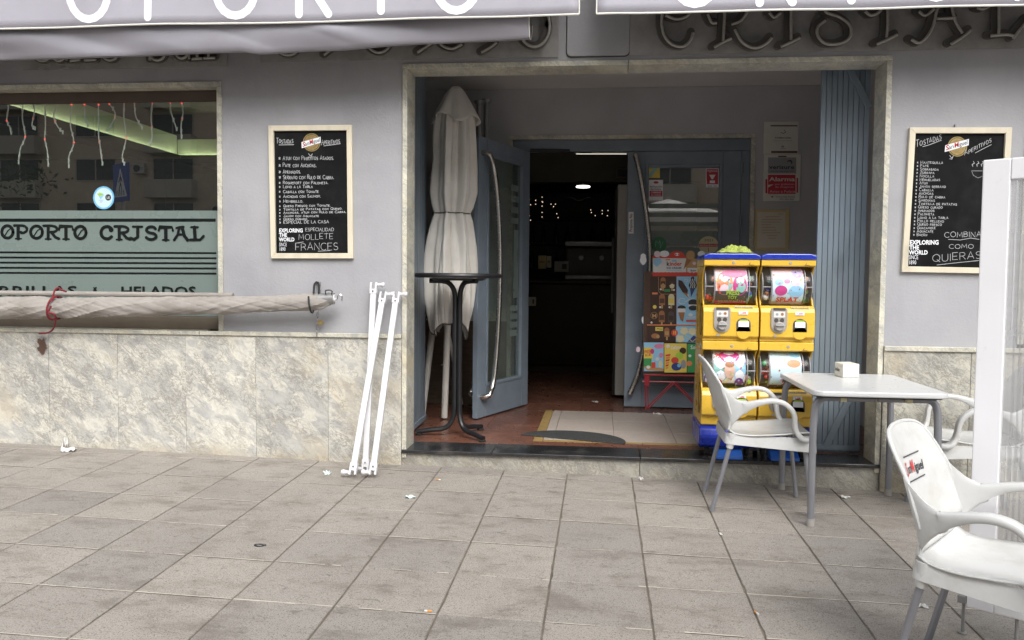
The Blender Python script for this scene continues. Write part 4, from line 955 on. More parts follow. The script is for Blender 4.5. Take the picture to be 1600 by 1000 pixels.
# ================================================================== LOOSE THINGS
# ---- three white awning arms leaning on the wall
def arm(label, bot_px, top_px):
    a = FG(*bot_px); b = F(*top_px, -.055); a.z += .018; d = (b-a).normalized()
    t = thing('leaning_pole', label, 'pole', tuple(a), 'white poles leaning by the doorway')
    MB().bar(a+d*.03, b-d*.075, .036, .026, up=(0, 1, 0)).build('tube', 'white_paint', t, .003)
    for p, sg, dd in ((b, 1, -d), (a, -1, d)):
        m = MB(); base = p+dd*.078
        m.bar(base, p+dd*.048, .045, .031, up=(0, 1, 0))
        sd_ = Vector((1, 0, 0))
        for q in (-.0165, .0165): m.bar(p+dd*.05+sd_*q, p+dd*.006+sd_*q, .012, .030, up=(0, 1, 0))
        br = m.build('bracket', 'white_paint', t, .002)
        MB().lathe([(.0115, 0), (.0115, .034), (.0155, .036), (.0165, .046), (.013, .056)] if sg > 0 else [(.013, -.056), (.0165, -.046), (.0155, -.036), (.0115, -.034), (.0115, 0)], tuple(p+dd*.02+Vector((.014*sg, 0, 0))), 10, 'x').build('pin', 'white_paint', t)
        MB().sph(p+dd*.06+Vector((0, -.019, 0)), .005, 6, 4).build('screw', 'grey_dark', br)
arm('white square pole behind the other two, tallest, leaning at the wall', (571, 742), (584.5, 440))
arm('white square pole crossing in front of the tallest leaning one', (550.5, 748), (600, 455))
arm('white square pole nearest the door jamb, leaning on the marble', (582, 748), (620.5, 455))

# ---- round high bar table
tc = Vector((-.391, .5, FZ0))
t = thing('bar_table', 'round black high table on curved tube legs in the porch', 'table', tuple(tc))
tz = 1.225
MB().lathe([(.285, tz-.012), (.298, tz-.008), (.302, tz+.004), (.298, tz+.016), (.285, tz+.02)], (tc.x, tc.y, 0), 48).build('table_top', 'black_metal', t)
MB().lathe([(.17, tz-.03), (.2, tz-.013)], (tc.x, tc.y, 0), 32).build('rim_plate', 'black_metal', t)
for an in (183, 318, 62):
    c, s_ = math.cos(R(an)), math.sin(R(an)); r0_ = .021
    pr_ = [(.20, tz-.032), (.12, tz-.034), (.07, tz-.045), (.035, tz-.085), (r0_, tz-.15), (r0_, .9), (r0_, .35), (.03, .245), (.06, .185), (.11, .158), (.18, .15), (.285, .135)]
    MB().tube(spline([(tc.x+r*c, tc.y+r*s_, z) for r, z in pr_], 4), .0175, 10).build('leg', 'black_metal', t)
    MB().lathe([(.024, FZ0+.003), (.026, FZ0+.012), (.018, FZ0+.016)], (tc.x+.27*c, tc.y+.27*s_, 0), 12).build('foot_pad', 'black_rubber', t)

# ---- folded parasols in the corner
def parasol(label, top, foot, prof, mat, folds, seed, lean_tie=True):
    top, foot = Vector(top), Vector(foot)
    t = thing('folded_parasol', label, 'parasol', tuple(foot), 'parasols stored in the porch corner')
    ax = foot-top
    def cpt(z): k = (z-top.z)/(foot.z-top.z); return top+ax*k
    zs = [p[0] for p in prof]
    tab = [(-z, r) for z, r in prof]
    def fn(u, v):
        z = prof[0][0]+(prof[-1][0]-prof[0][0])*v; r = lerp(tab, -z); a = 2*math.pi*u; c = cpt(z)
        dp = min(1, max(0, (prof[0][0]-z)/.25))
        k = 1+dp*(.15*math.cos(folds*a+2.5*noise.noise(Vector((z*.9, seed, 0)))) + .07*math.cos(folds*2*a+seed+z*2)+.10*noise.noise(Vector((math.cos(a)*1.4, math.sin(a)*1.4, z*1.6+seed)))-.10*(1-min(1, 6*abs(noise.noise(Vector((math.cos(a)*2.2+z*.35, math.sin(a)*2.2, z*.5+seed*3))))))**2+.02*noise.noise(Vector((math.cos(a)*5, math.sin(a)*5, z*7))))
        zz = z - (.07*math.sin(3*a+seed)+.05*math.sin(5*a+1))*max(0, v-.78)/.22
        return (c.x+r*k*math.cos(a), c.y+r*k*math.sin(a), zz)
    cl = MB().grid(fn, 160, 100).build('canopy', mat, t, solid=.003)
    MB().tube([fn(k/96, 1) for k in range(96)], .006, 5, closed=True).build('hem', 'parasol_hem', cl)
    hz = prof[0][0]-.22
    def hood(u, v):
        a = 2*math.pi*u; z = prof[0][0]+.015-(.25+.03*math.sin(4*a))*v; c = cpt(z); r = .03+.145*v**.75; k = 1+.09*math.cos(6*a)*v+.05*math.sin(9*a+1)*v
        return (c.x+r*k*math.cos(a), c.y+r*k*math.sin(a), z)
    MB().grid(hood, 64, 10).build('vent_hood', mat, t, solid=.003)
    if lean_tie:
        zt = 1.70; c = cpt(zt); r = lerp(tab, -zt)*1.13
        vt = (zt-prof[0][0])/(prof[-1][0]-prof[0][0]); ring = []
        for k in range(48):
            q_ = Vector(fn(k/48, vt)); o_ = Vector((q_.x-c.x, q_.y-c.y, 0)).normalized()*.005; ring.append(q_+o_)
        MB().tube(ring, .0055, 5, closed=True).build('tie', 'parasol_hem', t)
    MB().tube([cpt(prof[-1][0]+.4), foot+Vector((0, 0, .012))], .0255, 14).build('pole', 'aged_white', t)
    MB().tube([foot+Vector((0, 0, .42))-ax.normalized()*.0, foot+Vector((0, 0, .43))], .028, 14).build('collar', 'galvanised', t)
    return t
parasol('folded off-white parasol tied at the waist, standing behind the bar table', (-.506, 1.0, 2.63), (-.61, 1.16, FZ0),
        [(2.62, .035), (2.57, .08), (2.45, .125), (2.35, .132), (2.1, .145), (1.85, .15), (1.74, .128), (1.70, .112), (1.64, .13), (1.45, .165), (1.26, .185), (1.05, .17), (.86, .14)], 'parasol_cloth', 7, 1.3)
parasol('second folded parasol behind the off-white one, mostly hidden', (-.60, 1.5, 2.3), (-.80, 1.22, FZ0),
        [(2.28, .03), (2.2, .08), (2.0, .10), (1.6, .11), (1.2, .13), (.9, .12)], 'parasol_cloth', 6, 4.7, False)
for k, (px, tp, lb) in enumerate(((749, 160, 'thin grey post with flanged head, left of a similar post'), (759, 156, 'grey post with flanged head above the open door'))):
    a = F(px, tp, 1.62); t = thing('parasol_post', lb, 'post', (a.x, a.y+k*.05, FZ0), 'grey posts stored upright')
    MB().tube([(a.x, a.y+k*.05, FZ0+.003), (a.x, a.y+k*.05, a.z)], .024, 12).build('tube', 'galvanised', t)
    MB().lathe([(.03, a.z-.02), (.045, a.z), (.046, a.z+.012)], (a.x, a.y+k*.05, 0), 16).build('flange', 'galvanised', t)
    MB().lathe([(.03, a.z-.42), (.031, a.z-.36)], (a.x, a.y+k*.05, 0), 14).build('collar', 'galvanised', t)
a = FZ(722, 637, FZ0); b = F(702, 527, 1.2)
t = thing('thin_pole', 'thin grey pole leaning between the parasols and the open door', 'pole', (a.x, a.y, FZ0)); MB().tube([a+Vector((0, 0, .008)), b], .014, 10).build('tube', 'aged_white', t); MB().tube([a+Vector((0, 0, .002)), a+(b-a)*.06], .017, 10).build('tip', 'black_rubber', t)

# ---- half-moon rubber mat
t = thing('door_mat', 'half-moon dark rubber mat on the threshold', 'mat', (.41, .5, FZ0))
A, B = Vector((.045, .585)), Vector((.765, .365)); ctr = (A+B)/2; e1 = (B-A)/2; e2 = Vector((-e1.y, e1.x)).normalized()*.30
pts = [ctr+e1*math.cos(R(a))+e2*math.sin(R(a)) for a in range(0, 181, 6)]
MB().prism(pts, lambda p: (p[0], p[1], FZ0+.009), lambda p: (p[0], p[1], FZ0+.001)).build('mat', 'mat_rubber', t, .004)

# ---- ice cream poster rack against the closed door leaf
RY = 1.75
rk = thing('ice_cream_rack', 'ice cream price board on red wire feet against the glass door', 'display rack', tuple(F(1050, 641, RY)))
q0, q1 = F(1004, 584, RY), F(1118, 425, RY)
bm_ = MB().box(q0.x, q1.x, RY, RY+.02, q0.z, q1.z); bm_.build('board', 'brown', rk)
ik = Ink(RY-.0005)
# header
ik.disc(1058, 413, 12, 20.5, 'brightred', 0, 180).rect(1020, 401, 1072, 428, 'paper').rect(1019, 400, 1072, 403.5, 'brightred').disc(1058, 402, 12.5, 10, 'brightred', 0, 180, 16).rect(1072, 404, 1104, 426, 'tan').rect(1020, 425.5, 1104, 431.5, 'brightred')
ik.disc(1038, 396.5, 7.5, 5, 'print_white').disc(1096, 397, 6, 5, 'print_white').disc(1027, 397, 5, 5, 'palepink').disc(1058, 397.5, 4, 2.4, 'print_white').disc(1056, 397.6, 1.3, 1.2, 'brightred').disc(1060.5, 397.6, 1.3, 1.2, 'brightred')
ik.poly([(1021, 405), (1031, 402), (1035, 410), (1026, 417), (1021, 412)], 'sky').disc(1035, 412, 2.6, 2, 'palepink').type('k', 1041.5, 415, 6.4, 'print_dark', 5, .03).type('inder', 1046.5, 415, 6.4, 'brightred', 19, .03).type('ICE CREAM', 1041.5, 420, 2.9, 'navy', 23, .03).rect(1041, 422, 1065, 422.7, 'sky').rect(1050, 406, 1057, 409, 'sky').rect(1040, 404.5, 1047, 406.5, 'orange')
ik.poly([(1068, 421), (1073, 402), (1082, 405), (1076, 412)], 'caramel').disc(1079, 398.5, 7, 7, 'tan').disc(1085, 411.5, 3, 2.6, 'palepink').disc(1097, 409, 5, 5, 'caramel').rect(1074, 418.5, 1104, 427, 'paper').type('Bueno', 1079, 424, 3, 'print_dark', 9, .02).type('Joy', 1090, 424, 3, 'print_dark', 8, .02)
for k in range(14): ik.disc(1021+k*6, 427, 3, 1.8, 'brightred', n=10)
# dark panel of bars
ik.rect(1016, 432, 1057, 507, 'choc').rect(1057, 432, 1104, 510, 'sky').rect(1057, 432, 1058, 510, 'lilac')
ik.line([(1029, 433), (1029, 455), (1033, 459.5), (1056, 459.5)], .6, 'tan')
def bar_ic(cx, cy, w_, h_, m_, m2=None, stick=True):
    if stick: ik.rect(cx-1.3, cy+h_*.5, cx+1.3, cy+h_*.5+6, 'tan')
    ik.rect(cx-w_/2, cy-h_*.25, cx+w_/2, cy+h_*.55, m_).disc(cx, cy-h_*.25, w_/2, w_/2, m_, 0, 180, 10)
    if m2: ik.rect(cx-w_/2+.8, cy-h_*.1, cx+w_/2-.8, cy+h_*.35, m2)
bar_ic(1036, 441, 8, 15, 'caramel', 'choc'); ik.poly([(1032, 446), (1036, 442), (1040, 446), (1039, 450), (1033, 450)], 'tan')
bar_ic(1050, 441, 8, 15, 'choc', 'brown'); ik.poly([(1046, 446), (1050, 443), (1054, 445), (1053, 450), (1047, 450)], 'cream')
bar_ic(1034.5, 468, 9, 16, 'caramel', 'brown'); bar_ic(1049, 468, 9.5, 16, 'cream', 'softyellow')
bar_ic(1034, 494, 9, 17, 'caramel', 'brown'); bar_ic(1048.5, 495, 9, 16, 'grey_dark', 'choc')
ik.disc(1023, 479.5, 3, 3, 'softyellow').disc(1022, 493, 5.5, 5.5, 'tan').disc(1022, 493, 5, 5, 'choc').type('M', 1018.6, 496.2, 6, 'tan', 7, .02).rect(1019, 457, 1027.5, 460, 'orange').disc(1018, 504, 1.7, 1.7, 'paper').disc(1053, 453, 1.6, 1.6, 'paper').disc(1032.5, 452, 1.6, 1.6, 'paper').disc(1046, 480, 1.6, 1.6, 'paper').disc(1031.5, 480, 1.6, 1.6, 'paper').rect(1038, 452, 1047, 456, 'leafgreen')
# blue panel of cones and sandwiches
ik.poly([(1060, 437), (1066, 439), (1075, 453), (1074, 459), (1067, 457), (1060, 446)], 'choc').poly([(1067, 457), (1074, 458), (1077.5, 467)], 'caramel').poly([(1073, 460), (1076, 460), (1077.5, 467)], 'paper')
ik.poly([(1080, 433), (1084, 432), (1089, 446), (1086, 452), (1078, 452), (1076, 446)], 'print_dark').poly([(1078, 451), (1086, 451), (1080, 464)], 'navy')
for k in range(3): ik.line([(1079+k*3, 436), (1078+k*3, 441), (1080+k*3, 445), (1078.5+k*3, 450)], 1, 'paper')
ik.poly([(1091, 456), (1100, 440), (1103, 446), (1084, 464)], 'caramel').disc(1072, 438.5, 3, 2.6, 'paper').disc(1072, 438.5, 2.3, 1.9, 'sky').line(arc(1066, 470.5, 5.5, -4.5, 40, 320, 8), 1, 'paper').line([(1071, 472), (1076, 468.5), (1084, 467)], 1, 'paper')
ik.disc(1083, 473, 7.5, 5.5, 'print_dark').rect(1076, 476, 1090, 481, 'paper').disc(1083, 481, 7, 4, 'print_dark').disc(1065, 481, 6.5, 4, 'print_dark').rect(1059, 482, 1071, 488, 'paper').poly([(1060, 488), (1070, 488), (1067, 503), (1063, 499)], 'caramel').disc(1079, 492, 3.6, 2.4, 'paper').type('COOKIES', 1072, 499.5, 4, 'paper', 20, .02, -.1).rect(1072, 500, 1094, 502.5, 'brightred')
# two lower rows
ik.rect(1011, 507, 1104, 508.6, 'orange').rect(1012, 508.6, 1056, 534, 'choc').rect(1056, 510, 1104, 535, 'sky').rect(1024, 511, 1036, 517, 'softyellow').type('Mini', 1026, 515.5, 3.5, 'print_dark', 9).disc(1024, 525, 6.5, 4, 'caramel').disc(1028, 526, 2.7, 2.7, 'tan')
bar_ic(1042, 519, 8, 13, 'caramel', 'tan'); ik.disc(1054, 520, 5.2, 5.2, 'brightred').type('1E', 1051, 522.5, 5.5, 'softyellow', 6, .02)
for cx, cy in ((1069, 517), (1082, 518), (1063, 529)):
    ik.disc(cx, cy, 6.4, 6, 'cream')
    for k in range(0, 360, 72): ik.disc(cx, cy, 6, 5.6, 'brown', k, k+34, 4)
ik.poly([(1074, 534), (1084, 524), (1100, 534)], 'navy').line([(1069, 522), (1082, 534), (1095, 522)], 1, 'softyellow')
ik.rect(1006, 535, 1037, 580, 'sky').rect(1006, 543, 1020, 562, 'softyellow').rect(1006, 560, 1018, 573, 'leafgreen').poly([(1005, 573), (1012, 579), (1037, 580), (1037, 576), (1012, 572)], 'tan').disc(1030, 541, 8, 4, 'pink').disc(1019, 549, 3.2, 4, 'magenta').type('FRESK', 1006.5, 552, 4.5, 'brightred', 12, .03, -.15).type('ICE', 1008, 557, 4, 'brightred', 9, .03, -.15).disc(1027, 561, 3, 2.6, 'paper').disc(1013, 573.5, 3, 2.6, 'paper').rect(1018, 566, 1024, 575, 'brightred').disc(1032, 569, 3, 6, 'cream').disc(1033, 555, 3.4, 4, 'pink')
ik.rect(1038, 536.5, 1073, 582, 'softyellow').rect(1074, 537, 1104, 582, 'leafgreen').type('Calippo', 1048, 545.5, 5, 'paper', 16, .03, -.08).disc(1044, 541, 3, 2.6, 'paper').disc(1067, 548, 5.3, 5, 'choc').disc(1061.5, 556, 6.2, 5.6, 'lime').disc(1054.5, 563, 5.8, 5.2, 'brightred').disc(1057, 573, 8, 6.2, 'navy').disc(1061, 571, 3, 3, 'stickerblue').disc(1068, 569, 4, 7, 'greysilver')
for k in range(6): ik.poly([(1040, 554+k*4), (1048-k*.7, 553+k*4), (1047-k*.7, 556+k*4), (1040, 557+k*4)], 'brightred' if k % 2 == 0 else 'orange')
ik.disc(1077, 568, 4.6, 4.2, 'orange').type('Solero', 1079, 545.5, 6, 'paper', 20, .02, -.05).rect(1086, 549, 1091, 565, 'orange').disc(1078, 556, 2.4, 2.2, 'paper')
ik.build(rk, {k: 'print' for k in MAT})
# cut-out clouds and ice lollies sticking out on the left, and the wire feet
m = MB()
def cut(pts, mat, nm='cut_out'): MB().prism([tuple(p) for p in pts], lambda p: F(p[0], p[1], RY+.004), lambda p: F(p[0], p[1], RY+.009)).build(nm, mat, rk)
cut([(1005+5*math.cos(a)*(1+.15*math.sin(5*a)), 405+9*math.sin(a)) for a in [k*.35 for k in range(18)]], 'print_white')
cut([(1009.5+3*math.cos(a), 450+15*math.sin(a)) for a in [k*.35 for k in range(18)]], 'cream')
cut([(1005.5+3*math.cos(a), 500+6*math.sin(a)) for a in [k*.35 for k in range(18)]], 'print_white')
cut([(997+3.2*math.cos(a), 546+4.5*math.sin(a)) for a in [k*.35 for k in range(18)]], 'palepink')
bx('tray', 'rack_red', rk, F(1006, 585, RY).x, q1.x, RY-.012, RY+.03, q0.z-.014, q0.z-.002, .002)
wz = [F(a, b, RY) for a, b in ((1008, 585), (1009, 639), (1051, 597), (1094, 640), (1110, 640))]; fz = FZ0+.006
for p in wz: p.z = max(p.z, fz)
for a, b in ((0, 1), (1, 2), (2, 3)):
    MB().tube([wz[a], wz[b]], .0055, 7).build('wire_foot', 'rack_red', rk); MB().tube([wz[a]+Vector((.02, .0, 0)), wz[b]+Vector((.02, .0, 0))], .0045, 7).build('wire_foot', 'rack_red', rk)
MB().tube([(q0.x, RY+.01, wz[0].z-.06), (q1.x, RY+.01, wz[0].z-.06)], .006, 7).build('cross_wire', 'rack_red', rk)
bx('side_plate', 'rack_red', rk, wz[0].x-.002, wz[0].x+.035, RY-.004, RY+.004, wz[0].z-.09, wz[0].z-.012)

# ---- folded trolley frame between rack and machines
ty = 1.0; t = thing('luggage_trolley', 'grey tubular frame standing between ice cream rack and capsule machine', 'trolley', tuple(FZ(1090, 672, FZ0)))
pa = [F(a, b, ty) for a, b in ((1095, 440), (1095, 470), (1092, 520), (1087, 607))]
MB().tube(spline(pa, 5), .014, 10).build('tube', 'galvanised', t); MB().tube([F(1098, 470, ty+.03), Vector((F(1091, 640, ty).x, ty+.03, FZ0+.01))], .010, 8).build('tube', 'galvanised', t); MB().tube([pa[-1]+Vector((0, 0, .01)), Vector((pa[-1].x-.01, ty, FZ0+.008))], .012, 8).build('tube', 'galvanised', t)
for yy in (441, 452): p = F(1095, yy, ty); MB().lathe([(.021, -.02), (.024, 0), (.021, .02)], tuple(p), 12).build('joint', 'white_plastic', t)

# ---- capsule machines
def capsule(label, x0, x1, seed, posters):
    W = x1-x0; y0, y1 = .03, .40; rg = random.Random(seed)
    t = thing('capsule_machine', label, 'vending machine', ((x0+x1)/2, y0, .114), 'yellow capsule machines by the doorway')
    zz = lambda py: F(1145, py, y0).z
    xm = (x0+x1)/2
    # base with casters and foot pads
    zb0, zb1 = .178, zz(666)
    prof = [(y0+.012, zb0), (y0-.02, zb0+.02), (y0-.045, zb0+.075), (y0-.03, zb1-.012), (y0-.01, zb1-.001), (y1, zb1-.001), (y1, zb0)]
    MB().prism(prof, lambda p: (x0-.012, p[0], p[1]), lambda p: (x1+.006, p[0], p[1])).build('base', 'blue', t, .012)
    for xx in (x0+.045, x1-.045):
        for yy in (y0+.07, y1-.06):
            c = MB().lathe([(.028, -.012), (.033, -.008), (.033, .008), (.028, .012)], (xx, yy, .1485), 16, 'x').build('caster', 'black_rubber', t)
            bx('fork', 'black_metal', c, xx-.017, xx+.017, yy-.014, yy+.022, .165, .177)
    MB().prism([(y0-.05, .1145), (y0+.09, .1145), (y0+.09, .16), (y0+.02, .172), (y0-.045, .135)], lambda p: (xm-.085, p[0], p[1]), lambda p: (xm+.085, p[0], p[1])).build('foot_pad', 'pedal_blue', t, .005)
    for tier, (ptop, pw0, pw1, pf1, plip) in enumerate(((405, 416, 477, 527, 533), (533, 548, 608, 650, 665.5))):
        zt, zw1, zw0, zf, zl = zz(ptop), zz(pw0), zz(pw1), zz(pf1), zz(plip)+.001
        # side cheeks, head band, back and lower coin housing, all one moulded case
        th = .010
        dr = (zw1-zw0)/2-.004
        def cheek(xa_, xb_):                      # side plate with a curved front edge
            pr = [(y1, zw0), (y1, zw1), (y0+.012, zw1)]+[(y0+.012+.075*math.sin(math.pi*k/8)**.7, zw1-(zw1-zw0)*k/8) for k in range(1, 8)]+[(y0+.03, zw0)]
            return MB().prism(pr, lambda p: (xa_, p[0], p[1]), lambda p: (xb_, p[0], p[1]))
        cs = cheek(x0, x0+th).build('case', 'yellow', t, .004); cheek(x1-th, x1).build('side_plate', 'yellow', cs, .004); bx('back_plate', 'yellow', cs, x0+th+.0005, x1-th-.0005, y1-.02, y1, zw0, zw1)
        MB().prism([(y0+.012, zw1+.0005), (y0, zw1+.006), (y0, zt-.006), (y0+.006, zt-.001), (y1, zt-.001), (y1, zw1+.0005)], lambda p: (x0, p[0], p[1]), lambda p: (x1, p[0], p[1])).build('head_band', 'yellow', cs, .003)
        pr2 = [(y0+.03, zw0-.0005), (y0+.004, zw0-.016), (y0-.012, zw0-.04), (y0-.014, zf+.008), (y0-.004, zf), (y0+.014, zf-.004), (y0+.012, zl+.012 if tier else zl+.004), (y0+.012, zl), (y1, zl), (y1, zw0-.0005)]
        MB().prism(pr2, lambda p: (x0, p[0], p[1]), lambda p: (x1, p[0], p[1])).build('coin_housing', 'yellow', cs, .006)
        yf = y0-.0145
        # clear drum with poster, axle and toys
        dz = (zw0+zw1)/2; dy = y0-.004+dr
        d_ = MB().lathe([(dr*.90, x0+th+.002), (dr*.97, x0+th+.010), (dr, x0+th+.024), (dr, x1-th-.024), (dr*.97, x1-th-.010), (dr*.90, x1-th-.002)], (0, dy, dz), 40, 'x', caps=False).build('drum', 'clear_plastic', t)
        for xx in (x0+th+.001, x1-th-.006): MB().lathe([(dr*.9, xx), (dr*.9, xx+.004)], (0, dy, dz), 32, 'x').build('drum_end', 'greysilver', d_)
        for xx in (x0+W*.2, x1-W*.18): MB().tube([(xx, dy-dr*.995*math.cos(a), dz+dr*.995*math.sin(a)) for a in [R(-88+176*k/16) for k in range(17)]], .004, 6).build('drum_seam', 'greysilver', d_)
        MB().tube([(x0+th+.001, dy-dr-.004+.02, dz-.005), (x0+.075, dy-dr+.004, dz-.005)], .004, 6).build('rod', 'greysilver', d_); MB().tube([(x1-.072, dy-dr+.004, dz-.005), (x1-th-.001, dy-dr+.016, dz-.005)], .004, 6).build('rod', 'greysilver', d_)
        cols = ['leafgreen', 'blue', 'brightred', 'teal', 'orange', 'lilac', 'paper', 'greysilver', 'lime', 'caramel']
        for k in range(26):
            xx = rg.choice((rg.uniform(x0+.03, x0+.085), rg.uniform(x1-.085, x1-.03), rg.uniform(x0+.04, x1-.04)))
            zc = dz-dr+.03+rg.random()**1.3*dr*1.15; half = math.sqrt(max(.0004, (dr-.024)**2-(zc-dz)**2)); yc = dy+rg.uniform(-1, .4)*half
            MB().sph((xx, yc, zc), rg.uniform(.014, .021), 8, 6).build('toy', rg.choice(cols), d_)
        bx('drum_reflector', 'paper', d_, x0+th+.001, x1-th-.001, y1-.045, y1-.03, zw0+.001, zw1-.001)  # added pale sheet, brightens the shaded inside of the drum
        # curved poster
        def pm(u, v, l=0): a = R(-70+142*v); return (x0+W*(.215+.57*u), dy-(dr+.0012+l)*math.cos(a), dz+(dr+.0012+l)*math.sin(a))
        draw = posters[tier]; bgcol, shapes = draw
        ps = MB().grid(lambda u, v: pm(u, v), 4, 16).build('poster', bgcol, t)
        by = {}
        for k, (kind, col, *a) in enumerate(shapes):
            l = .0008+.0003*k; mb = by.setdefault(col, MB())
            if kind == 'd':
                cx, cy, rx, ry = a; n_ = 18; mb.add([pm(cx, cy, l)]+[pm(min(1, max(0, cx+rx*math.cos(2*math.pi*i/n_))), min(1, max(0, cy+ry*math.sin(2*math.pi*i/n_))), l) for i in range(n_)], [(0, 1+i, 1+(i+1) % n_) for i in range(n_)])
            elif kind == 'r':
                u0, v0, u1, v1 = a; mb.grid(lambda u, v: pm(u0+(u1-u0)*u, v0+(v1-v0)*v, l), 2, 8)
            elif kind == 'p': mb.add([pm(*q, l) for q in a[0]], [tuple(range(len(a[0])))])
            elif kind == 't':
                txt, u0, v0, w_, h_ = a; v_, f_ = type2d(txt, .03); tw = max(q[0] for q in v_); mb.add([pm(u0+q[0]/tw*w_, v0+q[1]/.73*h_, l) for q in v_], f_)
        for k in range(26):
            col = rg.choice(cols+['pink', 'sky', 'softyellow', 'purple']); cx, cy, r_ = rg.random(), rg.random(), rg.uniform(.012, .035); n_ = 8; l = .0008+.0003*(len(shapes)+k*.3)
            by.setdefault(col, MB()).add([pm(min(1, max(0, cx+r_*math.cos(2*math.pi*i/n_))), min(1, max(0, cy+r_*.8*math.sin(2*math.pi*i/n_))), l) for i in range(n_)], [tuple(range(n_))])
        for col, mb in by.items():
            o = mb.build('print', col, ps); o['kind'] = 'stuff'
        # coin plate, knob, price label, chute
        zc0 = zw0-.004; X = lambda f: x0+W*f
        cx = X(.335 if tier == 0 else .34); hw = W*.15; zk = zf+.045
        pl = [(cx-hw, zc0-.01), (cx-hw, zk+.035)]+[(cx+hw*math.cos(R(a)), zk+.035+hw*1.05*math.sin(R(a))) for a in range(180, 361, 15)]+[(cx+hw, zc0-.01)]
        cp = MB().prism(pl, lambda p: (p[0], yf-.008, p[1]), lambda p: (p[0], yf+.003, p[1])).build('coin_plate', 'grey_plastic', t, .003)
        bx('slot_cover', 'grey_dark', cp, cx-hw*.75, cx+hw*.75, yf-.011, yf-.0085, zc0-.022, zc0-.008)
        bx('coin_label', 'paper', cp, cx-hw*.68, cx+hw*.68, yf-.0105, yf-.0085, zc0-.066, zc0-.03)
        MB().lathe([(.008, -.0015), (.008, 0)], (cx-.014, yf-.0108, zc0-.047), 14, 'y').build('coin_mark', 'greysilver', cp); MB().lathe([(.009, -.0015), (.009, 0)], (cx+.017, yf-.0108, zc0-.046), 14, 'y').build('coin_mark', 'caramel', cp)
        for sx in (-.017, .017): MB().lathe([(.011, -.003), (.013, 0)], (cx+sx, yf-.009, zc0-.083), 14, 'y').build('coin_slot', 'grey_dark', cp)
        zk2 = zk+.028
        MB().lathe([(.024, -.022), (.028, -.018), (.029, 0)], (cx, yf-.008, zk2), 22, 'y').build('knob', 'grey_plastic', cp, .002); bx('knob_bar', 'greysilver', cp, cx-.027, cx+.027, yf-.042, yf-.03, zk2+.002, zk2+.011, .003)
        bx('price_label', 'print_white', t, X(.63), X(.80), yf-.003, yf-.0005, zc0-.052, zc0-.030, .001)
        v_, f_ = type2d('1,00E', .02); tw = max(q[0] for q in v_); MB().add([(X(.66)+q[0]/tw*W*.11, yf-.0036, zc0-.047+q[1]/.73*.012) for q in v_], f_).build('price_lettering', 'print_red', t)
        v_, f_ = type2d('ALTA CALIDAD', .01); tw = max(q[0] for q in v_); bx('notice_strip', 'cream', t, X(.56), X(.9), y0-.0005, y0+.012, zc0-.013, zc0-.0015); MB().add([(X(.57)+q[0]/tw*W*.31, y0-.002, zc0-.011+q[1]/.73*.007) for q in v_], f_).build('notice_lettering', 'brown', t)
        chx, chw = X(.725), W*.128; zcb = zf+.036; hh = .085
        ch = [(chx-chw, zcb), (chx-chw, zcb+hh*.55)]+[(chx+chw*math.cos(R(a)), zcb+hh*.55+chw*.9*math.sin(R(a))) for a in range(180, -1, -15)]+[(chx+chw, zcb+hh*.55), (chx+chw, zcb)]
        c2 = MB().prism(ch, lambda p: (p[0], yf-.003, p[1]), lambda p: (p[0], yf+.003, p[1])).build('chute', 'grey_dark', t, .002)
        sc = lambda p, k: ((p[0]-chx)*k+chx, (p[1]-zcb-.05)*k+zcb+.052)
        bx('chute_flap', 'print_white', c2, chx-chw*.74, chx+chw*.74, yf-.0055, yf-.0035, zcb+.030, zcb+.064, .001); bx('flap_label', 'lime', c2, chx-chw*.6, chx+chw*.6, yf-.0055, yf-.0035, zcb+.0645, zcb+.074, .001)
        MB().lathe([(chw*.98, -.006), (chw*1.02, 0)], (chx, yf+.003, zcb-.002), 20, 'y').build('chute_cup', 'yellow', t)
        for (fx, zc_, yy) in ((.53, (zw1+zt)/2, y0), (.27, zf+.013, yf)): MB().lathe([(.0075, -.004), (.0095, -.001)], (X(fx), yy, zc_), 12, 'y').build('lock', 'grey_plastic', t)
        MB().add([(X(.80), y0-.0014, zw1+.012), (X(.83), y0-.0014, zw1+.026), (X(.82), y0-.0014, zw1+.013)], [(0, 1, 2)]).build('maker_mark', 'brown', t); bx('maker_mark', 'brown', t, X(.80), X(.885), y0-.0016, y0-.0008, zw1+.008, zw1+.0105)
    # blue lid
    z0_, z1_ = zz(405)+.0, zz(396)
    MB().prism([(x0-.006, z0_), (x1+.006, z0_), (x1+.002, z0_+.022), (x1-.03, z1_), (x0+.03, z1_), (x0-.002, z0_+.022)], lambda p: (p[0], y0-.008, p[1]), lambda p: (p[0], y1, p[1])).build('lid', 'blue', t, .006)
    # oval maker decal on the flank
    for zc_ in (zz(500), zz(625)):
        MB().tube([(x0-.0012, .12+.045*math.cos(2*math.pi*k/20), zc_+.10*math.sin(2*math.pi*k/20)) for k in range(20)], .0025, 4, closed=True).build('flank_mark', 'brown', t)
    return t
P1 = ('palepink', [('r', 'magenta', 0, 0, 1, .13), ('r', 'grey_dark', 0, .12, 1, .38), ('d', 'orange', .28, .55, .26, .26), ('d', 'teal', .55, .5, .15, .22), ('d', 'magenta', .76, .5, .22, .22), ('d', 'teal', .82, .47, .12, .12), ('d', 'paper', .84, .62, .06, .07), ('d', 'pink', .6, .78, .4, .1),
      ('t', 'lime', 'PRESS', .34, .3, .42, .10), ('t', 'lime', 'TOY', .4, .19, .3, .09), ('t', 'greysilver', 'SQUISHY BALLS', .1, .08, .78, .08), ('t', 'lilac', 'NEON MIX', .15, .9, .55, .06)])
